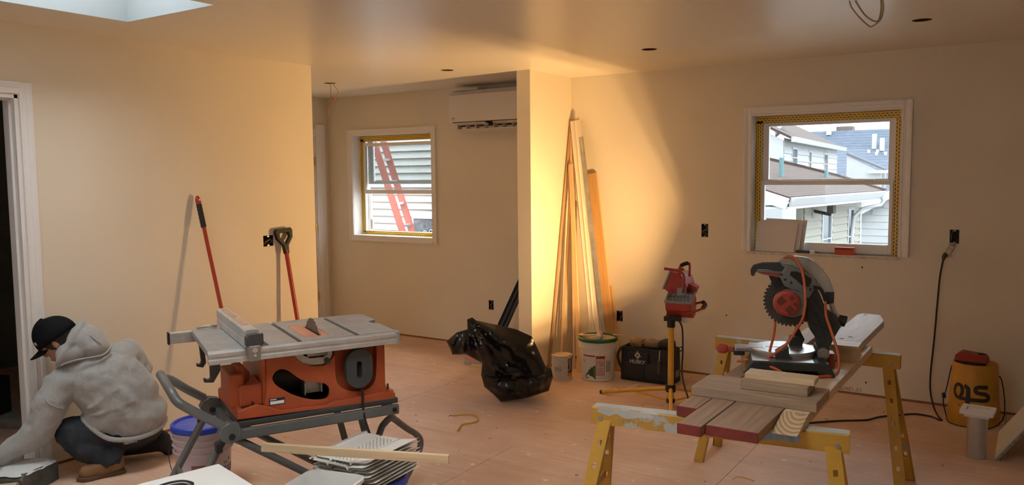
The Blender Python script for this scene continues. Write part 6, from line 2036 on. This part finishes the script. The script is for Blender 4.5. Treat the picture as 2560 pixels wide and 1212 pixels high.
pbm.build('bag_skin', mat('pale_plastic', (.36, .36, .34), .4), pb, recalc=True, ang=25)
pb2 = thing('paper_sack', 'flattened pale sack beneath the plastic bag in the dark doorway', 'sack', (-5.58, 2.56, 0.0), R(27))
soft_box(-.12, .12, -.10, .10, 0, .06, .01, 6).build('sack_body', mat('pale_sack', (.33, .32, .28), .8, var=.3, vscale=8), pb2)
gb_ = thing('spray_bottle', 'pale green bottle end by the man\'s hand at the left edge', 'bottle', (-4.70, 1.915, 0), 0)
MB().lathe([(0, 0), (.035, 0), (.038, .01), (.038, .15), (.03, .18), (.014, .2), (.014, .225), (0, .225)], 20).build('body', mat('pale_green_plastic', (.35, .5, .33), .4), gb_)

# ------------------------------------------------------------------ crouching man
MP0 = V((-4.25, 2.42, 0))
MRZ = atan2(.869, .4948)        # local x = to the viewer's right, local y = away from the viewer


def ellipsoid(mb, c, r, rot=None, n=16):
    c = V(c)
    vs, fs = [], []
    m = rot.to_3x3() if rot else Matrix.Identity(3)
    for i in range(n + 1):
        t_ = pi * i / n
        for j in range(n * 2):
            p_ = 2 * pi * j / (n * 2)
            q = V((r[0] * sin(t_) * cos(p_), r[1] * sin(t_) * sin(p_), r[2] * cos(t_)))
            vs.append(c + m @ q)
    k_ = n * 2
    for i in range(n):
        for j in range(k_):
            fs.append((i * k_ + j, (i + 1) * k_ + j, (i + 1) * k_ + (j + 1) % k_, i * k_ + (j + 1) % k_))
    return mb.add(vs, fs)


def capsule(mb, pts, n=16):
    """tapered limb through (point, radius) pairs with round ends"""
    P_ = [(V(p_), r) for p_, r in pts]
    out = []
    for i in range(len(P_) - 1):
        (a, ra_), (b, rb_) = P_[i], P_[i + 1]
        for j in range(4):
            t_ = j / 4
            out.append((a.lerp(b, t_), ra_ + (rb_ - ra_) * t_))
    out.append(P_[-1])
    mb.rings(out, n)
    for p_, r in (P_[0], P_[-1]):
        ellipsoid(mb, p_, (r, r, r), n=8)
    for p_, r in P_[1:-1]:
        ellipsoid(mb, p_, (r, r, r), n=8)
    return mb


def fuse(mb, name, m_, parent, voxel=.011, smooth=8, disp=None):
    o = mb.build(name, m_, parent, recalc=False)
    md = o.modifiers.new('fuse', 'REMESH')
    md.mode = 'VOXEL'
    md.voxel_size = voxel
    md.use_smooth_shade = True
    md = o.modifiers.new('relax', 'SMOOTH')
    md.factor = .5
    md.iterations = smooth
    for k_, (sz, st_) in enumerate(disp or []):
        tx = bpy.data.textures.new(name + '_folds', 'CLOUDS')
        tx.noise_scale = sz
        tx.noise_depth = 1
        md = o.modifiers.new('folds', 'DISPLACE')
        md.texture = tx
        md.texture_coords = 'LOCAL'
        md.strength = st_
        md.mid_level = .5
    return o


M_skin = mat('skin', (.42, .22, .15), .5)
M_hood = mat('heather_grey_fleece', (.37, .372, .355), .85, var=.12, vscale=90, bump=.25, bscale=160, sheen=.3)
M_jean = mat('dark_denim', (.022, .030, .042), .8, var=.4, vscale=20, bump=.2, bscale=220)
M_jean2 = MATS['dark_denim']
M_cap = mat('black_cap_cloth', (.004, .004, .006), .8, bump=.15, bscale=200, spec=.2)
M_boot = mat('tan_suede', (.24, .125, .05), .8, var=.2, vscale=20)
M_sole = mat('boot_sole', (.10, .06, .035), .8)
M_hair = mat('dark_hair', (.014, .010, .008), .6, bump=.4, bscale=120)

man = thing('person', 'crouching person in grey hoodie, black cap and jeans reaching through the doorway', 'person', tuple(MP0), MRZ)
HC = V((-.228, .03, .748))      # head centre
hf = V((-.74, .34, -.58)).normalized()      # facing direction
hu = V((-.50, .08, .86))
hu = (hu - hf * hu.dot(hf)).normalized()
hs_ = hf.cross(hu)              # towards his right ... away / towards viewer
HM = Matrix((hf, hs_, hu)).transposed()
HM4 = HM.to_4x4()
hp = lambda f, s, u: HC + hf * f + hs_ * s + hu * u
near = 1 if hs_.y < 0 else -1   # +1 when the +s side faces the viewer

# body: one continuous figure
bd = MB()
ellipsoid(bd, hp(.0, 0, .01), (.098, .076, .112), HM4)
ellipsoid(bd, hp(.045, 0, -.055), (.05, .052, .06), HM4)             # jaw
capsule(bd, [(hp(-.01, 0, -.06), .058), (V((-.13, .03, .64)), .062), (V((-.07, .03, .56)), .09)])
capsule(bd, [(V((-.06, .02, .52)), .13), (V((.03, .02, .40)), .115), (V((.11, .0, .27)), .10)])
capsule(bd, [(V((-.10, .0, .58)), .07), (V((-.235, -.03, .52)), .062), (V((-.325, -.05, .30)), .05), (V((-.51, -.03, .165)), .036)])     # left arm
capsule(bd, [(V((.0, .06, .62)), .07), (V((.09, .08, .62)), .05), (V((.175, .11, .50)), .040), (V((.02, .21, .40)), .032)])              # right arm
capsule(bd, [(V((.07, -.02, .23)), .085), (V((-.195, -.02, .24)), .07), (V((-.03, -.09, .09)), .05)])                                     # left leg
capsule(bd, [(V((.16, .04, .22)), .085), (V((.04, .18, .10)), .07), (V((.25, .13, .07)), .048)])                                          # right leg
# ear, nose
ellipsoid(bd, hp(-.012, near * .078, -.012), (.015, .009, .026), HM4, 8)
ellipsoid(bd, hp(.104, 0, -.022), (.018, .013, .022), HM4, 8)
ellipsoid(bd, hp(.094, 0, -.068), (.010, .022, .009), HM4, 8)       # lips
# left hand: palm, four fingers and thumb closing on the bottle
hw = V((-.53, -.03, .155))
capsule(bd, [(V((-.515, -.03, .163)), .032), (hw + V((-.045, -.005, -.03)), .036)])
for i, (dy_, ln_) in enumerate(((-.03, .9), (-.011, 1.0), (.010, .95), (.028, .8))):
    k0 = hw + V((-.07, dy_, -.045))
    k1 = k0 + V((-.035, dy_ * .1, -.018)) * ln_
    k2 = k1 + V((-.018, 0, -.028)) * ln_
    k3 = k2 + V((.002, 0, -.024)) * ln_
    capsule(bd, [(k0, .0095), (k1, .009), (k2, .0082), (k3, .0074)], 8)
th0 = hw + V((-.02, -.034, -.03))
capsule(bd, [(th0, .011), (th0 + V((-.02, -.022, -.022)), .0105), (th0 + V((-.045, -.022, -.038)), .0088)], 8)
body_ = fuse(bd, 'body', M_skin, man, .0062, 3)
# eye socket and brow on the visible side
MB_ = MB()
ellipsoid(MB_, hp(.083, near * .036, .012), (.008, .012, .007), HM4, 8).build('eye', M_dark, body_)
# hair under the cap
hr = MB()
ellipsoid(hr, hp(-.012, 0, .018), (.101, .083, .106), HM4)
hr_o = fuse(hr, 'hair', M_hair, man, .008, 2)
hr_o.location = (0, 0, 0)
# keep hair off the face: trim with a front cut
hrb = MB()
hr_o.modifiers.clear()
me = hr_o.data
bmh = bmesh.new()
bmh.from_mesh(me)
geom = bmh.verts[:] + bmh.edges[:] + bmh.faces[:]
bmesh.ops.bisect_plane(bmh, geom=geom, plane_co=hp(.035, 0, -.02), plane_no=(hf * .9 - hu * .45).normalized(), clear_outer=True)
geom = bmh.verts[:] + bmh.edges[:] + bmh.faces[:]
bmesh.ops.bisect_plane(bmh, geom=geom, plane_co=hp(0, 0, -.035), plane_no=-hu, clear_outer=True)
bmh.to_mesh(me)
bmh.free()
# cap: dome, brim, button, emblem
cp_ = MB()
N = 24
vs, fs = [], []
rows = 9
for i in range(rows + 1):
    t_ = (pi / 2 + .12) * i / rows
    for j in range(N):
        a = 2 * pi * j / N
        fx, sx_, ux = .112 * sin(t_) * cos(a), .090 * sin(t_) * sin(a), .112 * cos(t_)
        if ux > .0:
            ux = ux * (1.0 + .06 * cos(a))
        vs.append(hp(fx - .004, sx_, ux + .022))
for i in range(rows):
    for j in range(N):
        fs.append((i * N + j, (i + 1) * N + j, (i + 1) * N + (j + 1) % N, i * N + (j + 1) % N))
cp_.add(vs, fs)
capo = cp_.build('cap', M_cap, man, recalc=True, ang=60)
md = capo.modifiers.new('thick', 'SOLIDIFY')
md.thickness = .003
md.offset = 1
br_ = MB()
vs, fs = [], []
for k_ in range(2):
    for i in range(6):
        for j in range(13):
            a = R(-72 + 144 * j / 12)
            ext_ = .078 * (i / 5)
            rr1, rr2 = .108, .088
            f_ = rr1 * cos(a) + ext_ * max(.25, cos(a * .9))
            s_ = rr2 * sin(a) * (1 - .06 * i / 5)
            u_ = .016 - .012 * (i / 5) - .35 * s_ * s_ / .09 * .9 - .004 * k_
            vs.append(hp(f_ - .004, s_, u_))
n1 = 78
for k_ in range(2):
    for i in range(5):
        for j in range(12):
            q = (k_ * n1 + i * 13 + j, k_ * n1 + i * 13 + j + 1, k_ * n1 + (i + 1) * 13 + j + 1, k_ * n1 + (i + 1) * 13 + j)
            fs.append(q if k_ == 0 else q[::-1])
for j in range(12):
    fs.append((5 * 13 + j, 5 * 13 + j + 1, n1 + 5 * 13 + j + 1, n1 + 5 * 13 + j))
br_.add(vs, fs).build('brim', M_cap, capo, recalc=True, ang=60)
ellipsoid(MB(), hp(-.004, 0, .137), (.009, .009, .006), HM4, 6).build('button', M_cap, capo)
em = MB().prism([(-.013, .008), (-.002, .011), (.013, .006), (.004, -.004), (.0, -.012), (-.008, -.002)], 0, .0015, frame_m(hp(.062, near * .083, .048), (hf * .8 - hs_ * near * .55), hu, (hs_ * near * .85 + hf * .5)), [[(-.005, .004), (.003, .005), (.0, -.002)]])
em.build('emblem', mat('white_stitching', (.6, .6, .58), .6), capo, recalc=True, smooth=False)

# hoodie: torso and sleeves
hd2 = MB()
capsule(hd2, [(V((-.085, .02, .595)), .095), (V((-.05, .01, .52)), .165), (V((.035, .0, .40)), .175), (V((.11, .0, .285)), .165)])
ellipsoid(hd2, (.05, -.02, .43), (.19, .13, .24), Matrix.Rotation(R(-28), 4, 'Y'))
ellipsoid(hd2, (.115, .0, .295), (.18, .16, .125), Matrix.Rotation(R(-8), 4, 'Y'))
ellipsoid(hd2, (.02, -.03, .33), (.16, .14, .12), Matrix.Rotation(R(-28), 4, 'Y'))
ellipsoid(hd2, (.055, .04, .60), (.11, .10, .10))
ellipsoid(hd2, (-.16, -.01, .54), (.10, .095, .10))
capsule(hd2, [(V((-.13, .0, .57)), .10), (V((-.235, -.04, .50)), .088), (V((-.285, -.06, .40)), .085), (V((-.325, -.06, .295)), .078), (V((-.42, -.05, .225)), .063), (V((-.505, -.035, .168)), .05)])
capsule(hd2, [(V((.03, .06, .60)), .10), (V((.10, .09, .625)), .082), (V((.165, .10, .52)), .068), (V((.115, .16, .46)), .06), (V((.03, .21, .41)), .048)])
for fd in ([(-.11, -.13, .385), (-.08, -.155, .40), (.0, -.165, .455), (.05, -.16, .49)], [(-.10, -.13, .352), (-.05, -.16, .36), (.05, -.172, .385), (.12, -.165, .41)], [(-.07, -.14, .31), (.0, -.165, .31), (.10, -.17, .325)],
           [(-.30, -.12, .46), (-.27, -.135, .43), (-.21, -.13, .40)], [(-.36, -.125, .33), (-.30, -.135, .32), (-.26, -.12, .33)], [(-.40, -.115, .30), (-.34, -.13, .275), (-.29, -.115, .27)], [(-.46, -.095, .235), (-.42, -.105, .21), (-.39, -.09, .19)]):
    capsule(hd2, [(V(q) + V((0, .006, 0)), .0115 if 0 < k_ < len(fd) - 1 else .006) for k_, q in enumerate(fd)], 8)
ellipsoid(hd2, (.06, -.065, .262), (.145, .085, .068))
hoodie = fuse(hd2, 'hoodie', M_hood, man, .0085, 4, [(.10, .022), (.045, .009)])
# ribbed hem and cuff
hm_pts = [(-.13, -.04, .325), (-.085, -.115, .275), (-.01, -.15, .218), (.09, -.152, .198), (.19, -.128, .205), (.258, -.065, .225), (.28, .03, .25), (.20, .13, .25), (.05, .15, .27), (-.08, .10, .32)]
MB().tube(hm_pts, .0135, 10, 4, True).build('hem', M_hood, hoodie)
MB().rings([(V((-.495, -.036, .174)), .049), (V((-.515, -.033, .16)), .046), (V((-.53, -.031, .152)), .040)], 16).build('cuff', M_hood, hoodie)
MB().tube([(-.31, -.10, .50), (-.285, -.142, .455), (-.25, -.142, .425), (-.225, -.128, .41)], .004, 8, 4).build('shoulder_seam', M_hood, hoodie)
# hood lying on the back of the neck
hh = MB()
ellipsoid(hh, (-.095, -.015, .735), (.105, .088, .085), Matrix.Rotation(R(22), 4, 'Y'))
ellipsoid(hh, (-.055, -.03, .705), (.075, .085, .062))
ellipsoid(hh, (-.16, -.02, .685), (.085, .092, .065), Matrix.Rotation(R(-10), 4, 'Y'))
rimp = [(-.108, .0, .838), (-.135, -.062, .80), (-.178, -.088, .73), (-.218, -.085, .66), (-.222, -.02, .622), (-.205, .07, .64), (-.16, .10, .73), (-.125, .07, .81)]
hh.rings([(p_, .021) for p_ in catmull([V(q) for q in rimp], 4, True)], 10, True, True)
hood = fuse(hh, 'hood', M_hood, man, .0085, 4, [(.06, .012)])
MB().tube([(-.215, -.098, .632), (-.15, -.118, .655), (-.08, -.122, .662), (-.015, -.108, .668), (.022, -.065, .695)], .005, 8, 4).build('hood_seam', M_hood, hood)
MB().tube([(-.07, -.088, .775), (-.045, -.105, .75), (-.022, -.112, .728)], .004, 8, 4).build('hood_seam', M_hood, hood)

# jeans
jn = MB()
capsule(jn, [(V((.09, -.01, .225)), .122), (V((-.06, -.03, .235)), .10), (V((-.19, -.02, .245)), .083), (V((-.12, -.06, .155)), .074), (V((-.005, -.083, .095)), .066)])
capsule(jn, [(V((.16, .03, .22)), .115), (V((.10, .12, .15)), .10), (V((.04, .18, .095)), .082)])
ellipsoid(jn, (.14, -.01, .205), (.12, .125, .075))
jeans = fuse(jn, 'jeans', M_jean, man, .0095, 4, [(.05, .016), (.025, .006)])
capsule(MB(), [(V((.05, .17, .09)), .075), (V((.15, .14, .085)), .066), (V((.255, .12, .085)), .06)]).build('lower_leg', M_jean, jeans)
MB().rings([(V((-.03, -.078, .125)), .070), (V((-.005, -.085, .095)), .074), (V((.008, -.088, .075)), .070)], 18).build('turned_cuff', M_jean, jeans)


def boot(toe, heel, w_, hgt, name, sole_tilt=0.0):
    toe, heel = V(toe), V(heel)
    d = (toe - heel)
    L = d.length
    d.normalize()
    s_ = V((-d.y, d.x, 0))
    m = frame_m(heel, d, s_)
    b = MB()
    capsule(b, [(m @ V((.045, 0, .055)), .045), (m @ V((L * .5, 0, .05)), .047), (m @ V((L - .05, 0, .042)), .04)])
    capsule(b, [(m @ V((.05, 0, .06)), .047), (m @ V((.055, 0, hgt)), .05)])
    o = fuse(b, name, M_boot, man, .008, 3)
    prof = [(0.0, -.03), (.02, -.04), (L * .45, -.036), (L * .75, -.048), (L - .02, -.036), (L + .004, 0), (L - .02, .036), (L * .75, .046), (L * .45, .036), (.02, .04), (0, .03)]
    MB().prism(prof, 0.002, .022, m).build('sole', M_sole, o, recalc=True, bevel=.004)
    for k_ in range(4):
        q = m @ V((L * .52 + .02 * k_, 0, .098 - .006 * k_))
        MB().tube([q + s_ * .022, q + V((0, 0, .004)), q - s_ * .022], .0025, 6, 2).build('lace', mat('boot_lace', (.20, .13, .07), .8), o)
    return o


boot((-.172, -.122, 0), (.062, -.078, 0), .09, .11, 'boot')
b2 = MB()
capsule(b2, [(V((.235, .12, .075)), .05), (V((.285, .11, .06)), .045), (V((.295, .10, .03)), .034)])
fuse(b2, 'boot', mat('dark_boot', (.02, .018, .016), .7), man, .008, 3)
